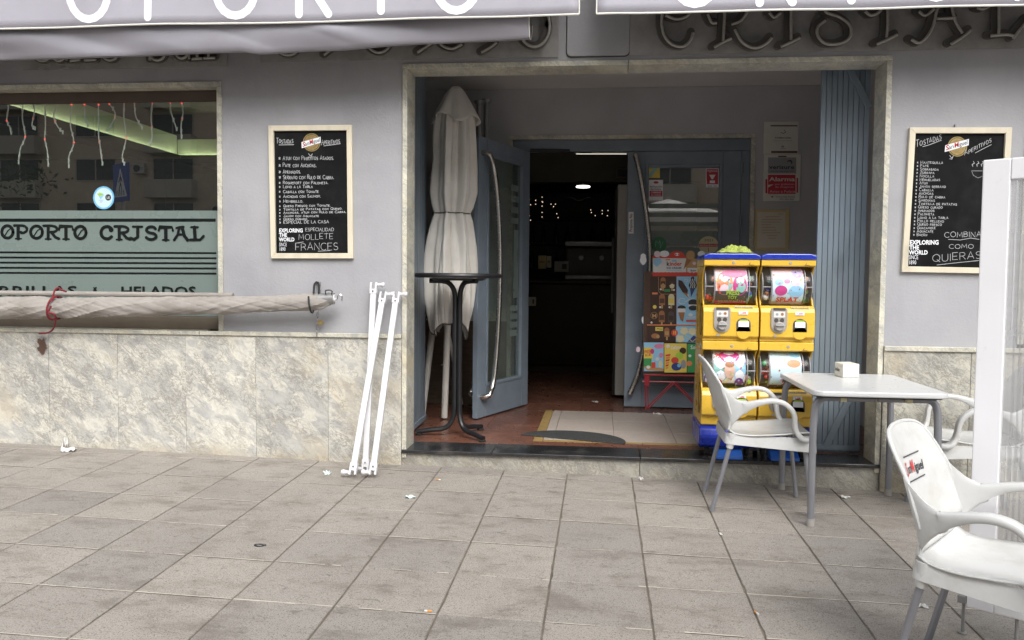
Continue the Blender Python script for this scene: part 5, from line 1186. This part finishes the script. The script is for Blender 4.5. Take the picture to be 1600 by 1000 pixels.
P2 = ('palepink', [('r', 'paleblue', 0, .12, 1, .6), ('d', 'lilac', .8, .8, .18, .13), ('d', 'palepink', .35, .78, .3, .08), ('d', 'sky', .2, .58, .14, .07), ('d', 'pink', .46, .6, .1, .05), ('d', 'palepink', .74, .56, .15, .08), ('d', 'magenta', .27, .4, .2, .11), ('d', 'sky', .75, .38, .24, .13), ('r', 'lilac', 0, 0, 1, .12), ('t', 'brightred', 'SPLAT', .14, .13, .72, .13)])
P3 = ('print_white', [('d', 'magenta', .5, .82, .32, .18), ('d', 'teal', .22, .5, .24, .3), ('d', 'sky', .82, .52, .2, .3), ('d', 'navy', .88, .12, .14, .12), ('d', 'brightred', .14, .15, .16, .14), ('d', 'purple', .82, .2, .14, .12), ('r', 'print_dark', .3, 0, .72, .16), ('d', 'skin', .5, .48, .17, .17), ('d', 'caramel', .5, .61, .15, .06), ('p', 'cream', [(.3, .2), (.6, .42), (.66, .36), (.38, .16)]), ('t', 'brightred', '90', .05, .78, .2, .1), ('r', 'leafgreen', 0, 0, 1, .05)])
P4 = ('paleblue', [('p', 'brightred', [(0, 0), (.28, 0), (.52, 1), (0, 1)]), ('d', 'orange', .75, .66, .22, .09), ('d', 'sky', .82, .9, .2, .1), ('r', 'grey_dark', .4, .14, 1, .34), ('d', 'greysilver', .66, .38, .16, .08), ('r', 'brown', 0, 0, 1, .14), ('p', 'print_white', [(.14, .8), (.26, .66), (.38, .8), (.26, .72)])])
capsule('left yellow capsule machine with blue lid, green cloth lying on top', 1.222, 1.556, 11, (P1, P3))
capsule('right yellow capsule machine with blue lid, next to slat shutter', 1.566, 1.888, 23, (P2, P4))
# green cloth crumpled on the lid
ca, cb = F(1122, 396, .14), F(1174, 396, .14)
t = thing('cleaning_cloth', 'crumpled yellow-green cleaning cloth on the left capsule machine', 'cloth', ((ca.x+cb.x)/2, .15, 1.375))
def cloth(u, v):
    x = ca.x+(cb.x-ca.x)*u; y = .07+.2*v; b = math.sin(math.pi*u)**.7*math.sin(math.pi*v)**.7
    h = b*(.024+.026*max(0, noise.noise(Vector((u*3.1, v*2.6, 8)))+.35)+.03*abs(noise.noise(Vector((u*7, v*6, 2))))+.016*noise.noise(Vector((u*15, v*13, 5))))
    return (x+.012*noise.noise(Vector((u*4, v*5, 1))), y+.03*noise.noise(Vector((u*5, v*3, 6))), 1.383+max(0, h)+.003)
MB().grid(cloth, 40, 30).build('cloth', 'green_cloth', t, solid=.003)

# ---- terrace chairs: moulded white shell on grey tube legs
SEATP = [(.262, .402), (.268, .424), (.245, .440), (.18, .438), (.05, .424), (-.08, .416), (-.15, .424), (-.19, .448)]
BACKP = [(-.19, .448), (-.215, .50), (-.24, .57), (-.268, .66), (-.292, .74), (-.308, .79), (-.318, .815), (-.324, .828)]
def chair(label, loc, rz, group='white terrace chairs', logo=False):
    t = thing('terrace_chair', label, 'chair', loc, group, rz)
    sp = spline([Vector((*p, 0)) for p in SEATP], 5); bp = spline([Vector((*p, 0)) for p in BACKP], 5)
    def hwS(x): return lerp([(-.3, .205), (-.19, .212), (-.05, .228), (.1, .232), (.2, .226), (.3, .205)], x)
    def hwB(z): return lerp([(.44, .212), (.52, .222), (.6, .221), (.68, .208), (.74, .196), (.785, .178), (.805, .160), (.818, .130), (.825, .09), (.83, .04)], z)
    def seat(u, v):
        k = v*(len(sp)-1); i = min(int(k), len(sp)-2); p = sp[i]+(sp[i+1]-sp[i])*(k-i); s_ = 2*u-1
        return (p.x, s_*hwS(p.x), p.y+.012*s_**4-.006*(1-s_*s_))
    def back(u, v):
        k = v*(len(bp)-1); i = min(int(k), len(bp)-2); p = bp[i]+(bp[i+1]-bp[i])*(k-i); s_ = 2*u-1
        z = p.y; w_ = hwB(z); curl = .055*abs(s_)**2.4*min(1, max(0, (z-.44)/.08))*(1 if z < .68 else max(.25, 1-(z-.68)/.2))
        return (p.x+curl*(w_/.22), s_*w_, z+.012*s_**4*max(0, (.5-z)/.06)*0)
    so_ = MB().grid(seat, 18, 35).build('seat', 'white_plastic', t, local=True, solid=.007)
    bo_ = MB().grid(back, 22, 35).build('backrest', 'white_plastic', t, local=True, solid=.008)
    # rolled rim round the backrest
    rim = [back(0, k/35) for k in range(8, 36)]+[back(k/22, 1) for k in range(1, 22)]+[back(1, 1-k/35) for k in range(0, 28)]
    MB().tube(rim, .0068, 8).build('rim', 'white_plastic', bo_, local=True)
    # arms
    for sg in (1, -1):
        sec = [(-.200, .2125, .572, .005, .25, 0), (-.186, .217, .566, .010, .195, 0), (-.160, .226, .563, .016, .135, 0), (-.126, .236, .573, .025, .082, 0), (-.09, .244, .590, .036, .05, 0), (-.03, .252, .612, .046, .033, 0), (.03, .256, .622, .048, .029, 0), (.085, .256, .612, .048, .028, 0), (.125, .254, .582, .047, .027, 0), (.145, .250, .545, .046, .026, 0), (.150, .245, .505, .046, .026, 0), (.158, .239, .465, .05, .028, 0), (.178, .232, .432, .07, .03, 0), (.205, .222, .418, .085, .03, 0), (.235, .212, .420, .07, .026, 0), (.258, .202, .424, .05, .018, 0)]
        s6 = spline([Vector(q) for q in sec], 4); rings = []
        for i, q in enumerate(s6):
            a_, b_ = s6[max(0, i-1)], s6[min(len(s6)-1, i+1)]; tg = Vector((b_[0]-a_[0], 0, b_[2]-a_[2])).normalized(); nr = Vector((-tg.z, 0, tg.x)) if True else None
            if i < 14: k_ = max(0, 1-i/10); nr = Vector((-.28*k_, 0, 1)).normalized()
            rg_ = []
            for k in range(14):
                an = 2*math.pi*k/14; c_, s__ = math.cos(an), math.sin(an); e = .55
                cy = math.copysign(abs(c_)**e, c_)*q[3]/2; cz = math.copysign(abs(s__)**e, s__)*q[4]/2
                if cz < 0 and abs(cy) < q[3]*.33: cz += q[4]*.35 if q[4] < .06 else 0
                rg_.append(Vector((q[0], sg*q[1], q[2]))+Vector((0, sg*cy, 0))+nr*cz)
            rings.append(rg_)
        vs = [p for r_ in rings for p in r_]; n = 14
        fs = [(i*n+j, i*n+(j+1) % n, (i+1)*n+(j+1) % n, (i+1)*n+j) for i in range(len(rings)-1) for j in range(n)]
        MB().add(vs, fs, True).add(rings[0], [tuple(range(n))]).add(rings[-1], [tuple(range(n))]).build('armrest', 'white_plastic', t, local=True, sharp=50)
    # apron under the seat
    loop = []
    for cx, cy, s0 in ((.235, .195, 0), (-.165, .18, 90), (-.165, -.18, 180), (.235, -.195, 270)):
        for k in range(6): an = R(s0+90*k/5); loop.append((cx+.035*math.cos(an), cy+.035*math.sin(an)))
    n = len(loop)
    def ap(h, gr): return [(x*(1+gr), y*(1+gr), h+(.012*max(0, -x/.2) if h < .4 else .004*max(0, -x/.2))-(.02*max(0, x-.15)/.1 if h < .4 else .016*max(0, x-.2)/.07)) for x, y in loop]
    vs = ap(.430, -.01)+ap(.40, .012)+ap(.366, .02)+ap(.364, -.012)+ap(.40, -.03)
    MB().add(vs, [(i*n+j, i*n+(j+1) % n, (i+1)*n+(j+1) % n, (i+1)*n+j) for i in range(4) for j in range(n)], True).build('apron', 'white_plastic', t, local=True, sharp=50)
    for sx, sy in ((-1, 1), (-1, -1), (1, 1), (1, -1)):
        top = Vector((-.165, .195*sy, .40)) if sx < 0 else Vector((.215, .19*sy, .39)); ft = Vector((-.262, .188*sy, .004)) if sx < 0 else Vector((.262, .192*sy, .004))
        lg = MB().tube([top, ft], .0125, 10).build('leg', 'alu', t, local=True)
        d = (ft-top).normalized()
        if sx < 0: MB().tube([top+Vector((0, 0, .035)), top+d*.01, top+d*.05], [.027, .024, .018], 12).build('socket', 'white_plastic', t, local=True)
        MB().tube([ft-d*.03, ft-Vector((0, 0, .003))], .0145, 10).build('foot_cap', 'alu', lg, local=True)
    if logo:
        def bk(a, b, l):          # print on the front of the backrest: a across, b up
            p = back(.5+a/.42, .0); lo_, hi_ = 0.0, 1.0
            for _ in range(20):
                md = (lo_+hi_)/2
                if back(.5, md)[2] < b: lo_ = md
                else: hi_ = md
            q = Vector(back(.5+a/(2*hwB(b)), lo_)); return q+Vector((.95, 0, .3)).normalized()*l
        v_, f_ = type2d('an', .02); m1, m2 = MB(), MB()
        def put(txt, mb, a0, w_, b0, h_):
            v_, f_ = type2d(txt, .02, .15); tw = max(q[0] for q in v_); mb.add([bk(a0+(q[0]/tw*w_), b0+q[1]/.73*h_, .0065) for q in v_], f_)
        put('S', m1, -.085, .023, .664, .044); put('an', m2, -.060, .034, .669, .031); put('M', m1, -.023, .032, .667, .040); put('iguel', m2, .012, .073, .666, .031)
        for b0 in (.644, .722): m2.add([bk(a, b, .0063) for a, b in ((.078, b0), (-.076, b0), (-.076, b0+.004), (.078, b0+.004))], [(0, 1, 2, 3)])
        m1.build('logo_lettering', 'print_red', bo_, local=True); m2.build('logo_lettering', 'print_dark', bo_, local=True)
    return t
def gpt(x, y): return (x, y, gz(x, y))
chair('white plastic armchair drawn up at the table, back to capsule machines', gpt(1.475, -.44), R(-1))
chair('white plastic armchair in the right foreground with beer logo on its back', gpt(1.862, -2.415), R(-37), logo=True)
chair('white plastic armchair across the table, half hidden by ribbed screen', gpt(2.62, -.42), R(176))

# ---- square terrace table
tx0, tx1, ty0, ty1 = 1.665, 2.325, -.885, -.045
tzc = .66; tcx, tcy = (tx0+tx1)/2, (ty0+ty1)/2
t = thing('terrace_table', 'white square terrace table on grey tube legs beside doorway', 'table', gpt(tcx, tcy))
rr = []
for cx, cy, s0 in ((tx1-.06, ty1-.06, 0), (tx0+.06, ty1-.06, 90), (tx0+.06, ty0+.06, 180), (tx1-.06, ty0+.06, 270)):
    for k in range(7): an = R(s0+90*k/6); rr.append((cx+.06*math.cos(an), cy+.06*math.sin(an)))
MB().prism(rr, lambda p: (p[0], p[1], tzc+.004), lambda p: (p[0], p[1], tzc-.024)).build('table_top', 'table_white', t, .007)
MB().prism([((p[0]-tcx)*.95+tcx, (p[1]-tcy)*.95+tcy) for p in rr], lambda p: (p[0], p[1], tzc-.0245), lambda p: (p[0], p[1], tzc-.032)).build('underframe', 'black_metal', t)
for yy in (ty0+.10, ty1-.055):
    for x_, sg in ((tx0+.025, 1), (tx1-.02, -1)):
        gx = gz(x_, yy); fy = yy
        lg = MB().tube(spline([(x_, fy, gx+.004), (x_, fy, .35), (x_+sg*.004, fy, .52), (x_+sg*.014, fy, .585), (x_+sg*.045, fy, .615), (x_+sg*.11, fy, .6185), (x_+sg*.30, fy, .6185)], 6), .0185, 14).build('leg', 'alu', t)
        MB().tube([(x_, fy, gx+.001), (x_, fy, gx+.04)], .0205, 14).build('foot_cap', 'grey_plastic', lg)
for x_ in (tx0+.16, tx1-.18): bx('clip', 'cream', t, x_-.015, x_+.015, ty0+.05, ty0+.075, tzc-.055, tzc-.0325, .003)
# napkin box
b0 = FZ(1317, 590, tzc+.006)
t = thing('napkin_box', 'small white cardboard napkin box on the terrace table', 'box', (b0.x+.05, b0.y+.08, tzc+.005))
a1 = FZ(1297, 583, tzc+.006); a2 = FZ(1338, 589, tzc+.006)
e1 = Vector((.095, .02, 0)); e2 = Vector((-.012, .13, 0)); o_ = Vector((b0.x, b0.y, tzc+.0055)); H = .078
vs = [o_, o_+e1, o_+e1+e2, o_+e2]; vs = vs+[p+Vector((0, 0, H)) for p in vs]
MB().add(vs, [(3, 2, 1, 0), (4, 5, 6, 7), (0, 1, 5, 4), (1, 2, 6, 5), (2, 3, 7, 6), (3, 0, 4, 7)]).build('carton', 'box_card', t, .003)
v_, f_ = type2d('Servilletas', .02); tw = max(q[0] for q in v_); nl = Vector((-1, -.09, 0)).normalized()*.0016
MB().add([o_+e2*(.92-q[0]/tw*.55)+Vector((0, 0, .03+q[1]/.73*.022))+nl for q in v_], f_).build('lettering', 'print_dark', t)

# ---- ribbed terrace screen at the right edge
sp0 = Vector((1.952, -1.99)); sdv = Vector((.8, -.6)).normalized(); snv = Vector((sdv.y, -sdv.x)); LS = 1.3
def sb(mb, u0, u1, n0, n1, z0, z1):
    q = [(*(sp0+sdv*u+snv*n_), z) for z in (z0, z1) for n_ in (n0, n1) for u in (u0, u1)]
    return mb.add(q, [(0, 2, 3, 1), (4, 5, 7, 6), (0, 1, 5, 4), (2, 6, 7, 3), (0, 4, 6, 2), (1, 3, 7, 5)])
t = thing('terrace_screen', 'white framed terrace screen with ribbed clear plastic, right edge', 'screen', (sp0.x, sp0.y, gz(*sp0)))
zb_, zt_ = .025, 1.652
sb(MB(), 0, .088, -.015, .015, zb_, zt_).build('post', 'screen_white', t, .004); sb(MB(), LS-.1, LS, -.015, .015, zb_, zt_).build('post', 'screen_white', t, .004)
sb(MB(), .0885, LS-.1005, -.015, .015, zt_-.075, zt_).build('rail', 'screen_white', t, .004); sb(MB(), .0885, LS-.1005, -.015, .015, zb_, zb_+.085).build('rail', 'screen_white', t, .004)
m = MB(); n_ = int((LS-.2)/.003)
def rib(u, v):
    s_ = .089+(LS-.190)*u; ph = (s_/.018) % 1; nn = .008+(.004 if ph > .82 else 0)*math.sin((ph-.82)/.18*math.pi); p = sp0+sdv*s_+snv*nn
    return (p.x, p.y, zb_+.086+(zt_-.162-zb_)*v)
m.grid(rib, n_, 1, True).build('ribbed_panel', 'ribbed_plastic', t)
m = MB()
def rib2(u, v):
    s_ = .089+(LS-.190)*u; p = sp0+sdv*s_+snv*-.004; return (p.x, p.y, zb_+.086+(zt_-.162-zb_)*v)
m.grid(rib2, 1, 1).build('ribbed_panel', 'ribbed_plastic', t)
for k in range(int((LS-.21)/.018)):
    s_ = .101+.018*(k+.9); p = sp0+sdv*s_; MB().box(p.x-.0012, p.x+.0012, p.y-.0035, p.y+.0065, zb_+.087, zt_-.077).build('rib', 'ribbed_plastic', t)
p = sp0+sdv*-.012+snv*0
MB().tube([(p.x, p.y, gz(p.x, p.y)+.002), (p.x, p.y, .26)], .0065, 8).build('foot_rod', 'galvanised', t); sb(MB(), -.03, -.0005, -.02, .02, .035, .065).build('clamp', 'galvanised', t, .003); sb(MB(), -.03, -.0005, -.02, .02, .22, .24).build('clamp', 'galvanised', t, .003)
MB().lathe([(.016, 0), (.016, .006), (.007, .008), (.007, .02)], (p.x, p.y, gz(p.x, p.y)+.001), 12).build('foot', 'galvanised', t)
for s_ in (.16, LS-.1): p2 = sp0+sdv*s_; MB().tube([(p2.x, p2.y, gz(p2.x, p2.y)+.002), (p2.x, p2.y, zb_)], .0065, 8).build('foot_rod', 'galvanised', t)

# ---- litter
def litter(name, label, cat, p, sx, sy, h, mat, seed, rz=0, grp=None):
    def fn(u, v):
        a, b = (u-.5)*sx, (v-.5)*sy; c, s_ = math.cos(rz), math.sin(rz); z = h*(.3+1.1*noise.noise(Vector((u*2.9+seed, v*2.9, seed))))+.45*h*noise.noise(Vector((u*8, v*8+seed, 0)))
        k = 1+.25*noise.noise(Vector((u*3, v*3, seed+9)))
        return (p.x+(a*c-b*s_)*k, p.y+(a*s_+b*c)*k, p.z+.002+max(0, z))
    o = MB().grid(fn, 10, 8).build(name, mat, None, solid=.0012); tag(o, label, cat, grp); return o
LG = 'paper scraps on the pavement'
litter('paper_napkin', 'crumpled white napkin by the foot of the marble wall', 'napkin', FG(107, 705), .085, .07, .03, 'paper', 1.1, .4, LG)
MB_ = FG(102, 699); litter('paper_scrap', 'upright twist of paper beside the crumpled napkin', 'paper', MB_, .03, .03, .06, 'paper', 5.5, .2, LG)
litter('paper_scrap', 'small white scrap right of crumpled napkin at marble wall', 'paper', FG(136, 698), .04, .03, .018, 'paper', 2.2, 0, LG)
litter('paper_scrap', 'pale scrap just left of the leaning white poles', 'paper', FG(511, 741), .04, .05, .02, 'paper_blue', 3.7, .7, LG)
litter('paper_scrap', 'pale blue scrap on the slabs below the leaning poles', 'paper', FG(641, 778), .055, .035, .014, 'paper_blue', 4.1, .2, LG)
litter('paper_scrap', 'tiny crumpled paper ball in front of the step', 'paper', FG(1001, 750), .028, .028, .02, 'paper', 6.3, .2, LG)
litter('paper_scrap', 'small scrap beneath the terrace table', 'paper', FG(1320, 778), .05, .04, .014, 'paper', 7.7, .5, LG)
litter('paper_scrap', 'small white scrap beside foreground chair legs', 'paper', FG(1443, 949), .035, .022, .012, 'paper', 8.3, -.3, LG)
litter('paper_scrap', 'thin torn strip on slab joint right of centre', 'paper', FG(1126, 835), .012, .03, .006, 'paper', 9.9, .2, LG)
litter('paper_scrap', 'white scrap on the porch tiles before the ice cream rack', 'paper', FZ(1027, 648, FZ0), .07, .03, .014, 'paper', 10.4, -.1, LG)
litter('paper_scrap', 'flat white scrap in the dark doorway', 'paper', FZ(929, 628, FZ0), .06, .03, .008, 'paper', 12.4, -.1, LG)
def butt(label, px, py, ang):
    p = FG(px, py); d = Vector((math.cos(ang), math.sin(ang), 0))*.014; t = thing('cigarette_butt', label, 'cigarette butt', tuple(p), 'cigarette butts')
    MB().tube([p+Vector((0, 0, .006))-d, p+Vector((0, 0, .006))+d*.2], .0042, 8).build('filter', 'cigarette', t); MB().tube([p+Vector((0, 0, .006))+d*.2, p+Vector((0, 0, .006))+d], .004, 8).build('paper', 'paper', t)
butt('cigarette butt on the pavement right of centre', 1182, 960, -1.2); butt('cigarette butt on a slab joint left of centre', 669, 957, 3.1); butt('cigarette butt near the step by leaning poles', 685, 751, 0)
p = FG(405, 853); t = thing('metal_ring', 'dark flattened metal ring lying on the left slabs', 'ring', tuple(p))
MB().tube([p+Vector((.022*math.cos(a), .014*math.sin(a), .004)) for a in [2*math.pi*k/18 for k in range(18)]], .0028, 6, closed=True).build('ring', 'black_metal', t); MB().tube([p+Vector((.015, .004, .006)), p+Vector((.03, .008, .004))], .004, 6).build('tab', 'black_metal', t)

# ================================================================== INSIDE THE BAR (seen through the doorway)
def I(px, py, y): return F(px, py, y)
a = I(890, 398, 5.6); t = thing('bar_counter', 'dark bar counter at the back of the room', 'counter', (.3, 5.4, FZ0))
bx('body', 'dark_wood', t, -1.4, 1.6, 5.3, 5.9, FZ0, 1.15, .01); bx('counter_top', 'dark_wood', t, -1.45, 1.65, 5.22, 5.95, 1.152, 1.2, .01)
t = thing('coffee_machine', 'steel coffee machine standing on the bar counter', 'coffee machine', (I(928, 400, 5.5).x, 5.5, 1.2))
cx_, wd = I(928, 400, 5.5).x, .36
bx('body', 'grey_dark', t, cx_-wd, cx_+wd, 5.45, 5.85, 1.21, 1.62, .02); bx('cup_tray', 'galvanised', t, cx_-wd-.01, cx_+wd+.01, 5.40, 5.86, 1.63, 1.69, .01); bx('drip_tray', 'galvanised', t, cx_-wd, cx_+wd, 5.28, 5.449, 1.21, 1.26, .01)
for k in (-.16, .1): MB().tube([(cx_+k, 5.44, 1.50), (cx_+k, 5.33, 1.48)], .03, 10).build('group_head', 'galvanised', t)
t = thing('back_shelf', 'dark shelf of bottles behind the bar', 'shelf', (.3, 7.2, FZ0)); bx('upright', 'dark_wood', t, -1.5, 1.8, 7.3, 7.4, FZ0, 2.5)
for k, z in enumerate((1.35, 1.72, 2.08)): bx('board', 'dark_wood', t, -1.5, 1.8, 7.05, 7.299, z, z+.025)
rg = random.Random(5); ORD = 'first second third fourth fifth sixth seventh eighth ninth tenth eleventh twelfth thirteenth'.split()
for z in (1.377, 1.747):
    for k in range(13):
        x = -.75+k*.17+rg.uniform(-.03, .03); h = rg.uniform(.22, .3); r_ = rg.uniform(.032, .042)
        b_ = MB().lathe([(r_, 0), (r_, h*.6), (r_*.4, h*.75), (r_*.36, h)], (x, 7.15, z), 12).build('bottle', 'bottle_glass')
        tag(b_, '%s dark bottle from the left on the %s bar shelf' % (ORD[k], 'lower' if z < 1.5 else 'upper'), 'bottle', 'bottles behind the bar')
for nm, px, py, px2, py2, y, mat, lb, cat in (('menu_card', 841, 399, 853, 420, 5.15, 'parchment', 'yellowish card standing on the bar counter', 'card'), ('menu_card', 854, 400, 861, 418, 5.2, 'document', 'grey card beside the yellowish card on the counter', 'card'), ('radio', 866, 408, 888, 425, 5.15, 'grey_plastic', 'small grey box with dial on the bar counter', 'radio'), ('wall_switch', 826, 464, 837, 478, 4.2, 'plate_cream', 'small white switch box just inside the doorway', 'switch')):
    a, b = I(px, py, y), I(px2, py2, y); t = thing(nm, lb, cat, ((a.x+b.x)/2, y, b.z)); bx('body', mat, t, a.x, b.x, y, y+.06, b.z, a.z, .006)
    if nm != 'menu_card': bx('dial', 'print_dark', t, a.x*.45+b.x*.55, b.x-.02, y-.006, y-.0005, b.z+(a.z-b.z)*.25, a.z-(a.z-b.z)*.25, .002)
    else: bx('print', 'tan', t, a.x+.012, b.x-.012, y-.002, y-.0005, (a.z+b.z)/2-.01, (a.z+b.z)/2+.015)
a, b = I(964, 288, 2.5), I(975, 610, 2.5)
t = thing('fridge', 'tall white fridge side just inside the doorway', 'fridge', (b.x+.3, 2.7, FZ0)); bx('cabinet', 'aged_white', t, a.x+.01, 1.45, 2.5, 3.1, FZ0+.03, a.z, .008); bx('door_seal', 'black_rubber', t, a.x-.012, a.x+.009, 2.52, 3.08, FZ0+.03, a.z-.03); bx('handle', 'black_metal', t, a.x-.04, a.x-.0125, 2.55, 2.58, .9, 1.6, .005)
a = I(911, 293, 5.0); t = thing('ceiling_lamp', 'round lit ceiling lamp glowing inside the bar', 'lamp', tuple(a)); MB().lathe([(.08, 0), (.09, .01), (.08, .02)], tuple(a), 24).build('diffuser', 'lamp_glow', t); MB().tube([a+Vector((0, 0, .03)), Vector((a.x, a.y, 3.0))], .01, 6).build('stem', 'black_metal', t)
a, b = I(900, 240.5, 3.4), I(979, 240.5, 3.4); t = thing('strip_light', 'thin lit tube lamp under the ceiling inside the doorway', 'lamp', ((a.x+b.x)/2, 3.4, a.z)); MB().tube([a, b], .0035, 8).build('tube', 'tube_glow', t); bx('batten', 'plate_cream', t, a.x-.02, b.x+.02, 3.39, 3.44, a.z+.013, a.z+.05)
a, b = I(962, 262, 3.9), I(984, 279, 3.9); t = thing('wall_vent', 'dark framed vent high on the wall inside the doorway', 'vent', tuple(a)); bx('frame', 'sill_brown', t, a.x, b.x, 3.9, 3.96, b.z, a.z, .006); bx('opening', 'print_dark', t, a.x+.02, b.x-.02, 3.893, 3.8995, b.z+.02, a.z-.02)
bx('bulkhead', 'room_ceiling', cafe, -1.5, 1.7, 3.96, 4.1, I(900, 284, 3.96).z, 2.999)
t = thing('fairy_lights', 'scattered warm fairy lights glowing in the dark bar', 'string lights', tuple(I(850, 320, 5.0)))
m = None
for px, py in ((827, 312), (837, 313), (829, 320), (837, 319), (847, 308), (847, 315), (848, 316), (847, 322), (847, 332), (847, 339), (827, 337), (829, 344), (861, 319), (868, 319), (865, 323), (870, 334), (872, 340), (923, 328), (924, 332), (941, 329), (950, 329), (962, 329), (930, 337), (949, 337), (963, 334), (941, 334)):
    MB().sph(I(px, py, 5.0), .0048, 6, 4).build('bulb', 'warm_dot', t)
MB().tube([I(px, 311+3*math.sin(px*.21), 5.0) for px in range(822, 966, 6)], .002, 4).build('cable', 'dark_room', t)

# ================================================================== ACROSS THE STREET (seen mirrored in the glass)
BY = -52
bd_ = thing('apartment_block', 'beige apartment block across the street, mirrored in the window', 'building', (-10, BY, kz-.42))
MB().box(-46, 34, BY-9, BY, kz-.42, 24).build('wall', 'brick_beige', bd_); MB().box(-46.4, 34.4, BY-9.4, BY+.4, 24.002, 24.6).build('roof', 'concrete_light', bd_)
wm = {}
for fl_ in range(7):
    z = .6+fl_*3.2
    for k in range(13):
        x = -44+k*6
        if fl_ > 0 and k % 2 == 0:
            MB().box(x-.3, x+3.3, BY+.001, BY+.9, z-.2, z+1.1).build('balcony', 'concrete_light', bd_)
        if 'w' not in wm:
            o = MB().box(-1.5, 1.5, -.001, .02, -.75, .75).build('window', 'dark_glass', bd_, local=True); wm['w'] = o; f_ = MB()
            for a in ((-1.58, -1.5, -.8, .8), (1.5, 1.58, -.8, .8), (-.04, .04, -.74, .74), (-1.5, 1.5, .75, .82), (-1.5, 1.5, -.82, -.75)): f_.box(a[0], a[1], -.001, .06, a[2], a[3])
            fr_ = f_.build('frame', 'concrete_light', o, local=True); wm['f'] = fr_; o.location = (x+1.5+10, .001, z+1.9-(kz-.42))
        else:
            o = wm['w'].copy(); C.objects.link(o); o.parent = bd_; o.location = (x+1.5+10, .001, z+1.9-(kz-.42)); f2 = wm['f'].copy(); C.objects.link(f2); f2.parent = o
for k, (x, z) in enumerate(((-27, 5.6), (-27, 4.6), (-14.5, 8.4), (-33, 8.6), (-8, 5.4))):
    o = MB().box(x-.45, x+.45, BY+.001, BY+.4, z, z+.7).build('air_conditioner', 'aged_white', bd_); MB().lathe([(.26, .0), (.26, .02)], (x-.1, BY+.401, z+.35), 16, 'y').build('fan_grille', 'grey_dark', o)
# open terrace parasol behind the viewer, mirrored in the door glass
ap_ = F(1045, 311, 10.4); py_ = 2*(fy0+.012)-10.4; t = thing('open_parasol', 'open white terrace parasol, mirrored in the glass door', 'parasol', (ap_.x, py_, gz(ap_.x, py_)))
rim_z = F(1045, 338, 10.4).z; rad = 1.25
cn = MB()
for k in range(8):
    a0_, a1_ = 2*math.pi*k/8, 2*math.pi*(k+1)/8
    cn.add([(ap_.x, py_, ap_.z), (ap_.x+rad*math.cos(a0_), py_+rad*math.sin(a0_), rim_z), (ap_.x+rad*math.cos(a1_), py_+rad*math.sin(a1_), rim_z), (ap_.x+rad*math.cos(a1_), py_+rad*math.sin(a1_), rim_z-.18), (ap_.x+rad*math.cos(a0_), py_+rad*math.sin(a0_), rim_z-.18)], [(0, 1, 2), (1, 4, 3, 2)])
cn.build('canopy', 'parasol_cloth', t, solid=.004); MB().tube([(ap_.x, py_, gz(ap_.x, py_)+.06), (ap_.x, py_, ap_.z+.05)], .022, 10).build('pole', 'aged_white', t); MB().lathe([(.28, gz(ap_.x, py_)+.004), (.27, gz(ap_.x, py_)+.05), (.05, gz(ap_.x, py_)+.07)], (ap_.x, py_, 0), 24).build('base', 'concrete_light', t)
# pedestrian crossing sign
sgp = Vector((-7.5, -7.9)); t = thing('crossing_sign', 'blue pedestrian crossing sign across the pavement, mirrored in the window', 'sign', (sgp.x, sgp.y, gz(*sgp)-.02))
MB().tube([(sgp.x, sgp.y-.03, kz-.3), (sgp.x, sgp.y-.03, 3.15)], .03, 10).build('pole', 'galvanised', t)
cs_, sn_ = math.cos(R(35)), math.sin(R(35))
def sg_(u, z, l): return (sgp.x+u*cs_-l*sn_, sgp.y+u*sn_+l*cs_, z)
MB().prism([(-.3, 2.45), (.3, 2.45), (.3, 3.09), (-.3, 3.09)], lambda p: sg_(*p, .0), lambda p: sg_(*p, .02)).build('plate', 'sign_blue', t, .004)
MB().add([sg_(a, b, .0225) for a, b in ((-.24, 2.53), (.24, 2.53), (0, 3.02))], [(0, 1, 2)]).build('triangle', 'print_white', t)
m = MB()
for k in range(5): m.add([sg_(a, b, .024) for a, b in ((-.19+.075*k, 2.55), (-.155+.075*k, 2.55), (-.15+.07*k, 2.64), (-.18+.07*k, 2.64))], [(0, 1, 2, 3)])
for l in ([(0, 2.9), (0, 2.76)], [(0, 2.76), (-.05, 2.64)], [(0, 2.76), (.05, 2.65)], [(0, 2.87), (-.06, 2.78)], [(0, 2.87), (.06, 2.79)]):
    for v_, f_ in ribbon(l, .03): m.add([sg_(a, b, .0245) for a, b in v_], f_)
m.build('walking_figure', 'print_dark', t)
# street tree
trp = Vector((-21, -19)); t = thing('street_tree', 'green street tree across the road, mirrored in the window', 'tree', (trp.x, trp.y, kz-.4))
m = MB().tube([(trp.x, trp.y, kz-.45), (trp.x+.1, trp.y, 1.5), (trp.x, trp.y, 3.2)], [.22, .16, .11], 10)
for k in range(6):
    a = k*1.05; m.tube([(trp.x, trp.y, 2.4+.1*k), (trp.x+math.cos(a)*.8, trp.y+math.sin(a)*.8, 3.6), (trp.x+math.cos(a)*1.7, trp.y+math.sin(a)*1.7, 4.8)], [.08, .05, .02], 6)
m.build('trunk', 'bark', t); m = MB(); rg = random.Random(9)
cl = [(trp.x+rg.gauss(0, 1.3), trp.y+rg.gauss(0, 1.3), 4.2+rg.gauss(0, 1.0)) for _ in range(40)]
for k in range(5000):
    c = rg.choice(cl); p = Vector(c)+Vector((rg.gauss(0, .38), rg.gauss(0, .38), rg.gauss(0, .3))); e1 = Vector((rg.gauss(0, 1), rg.gauss(0, 1), rg.gauss(0, 1))).normalized(); e2 = e1.orthogonal().normalized(); s_ = rg.uniform(.06, .11)
    m.add([p-e1*s_, p+e2*s_*.5, p+e1*s_, p-e2*s_*.5], [(0, 1, 2, 3)])
m.build('crown', 'leaf', t)
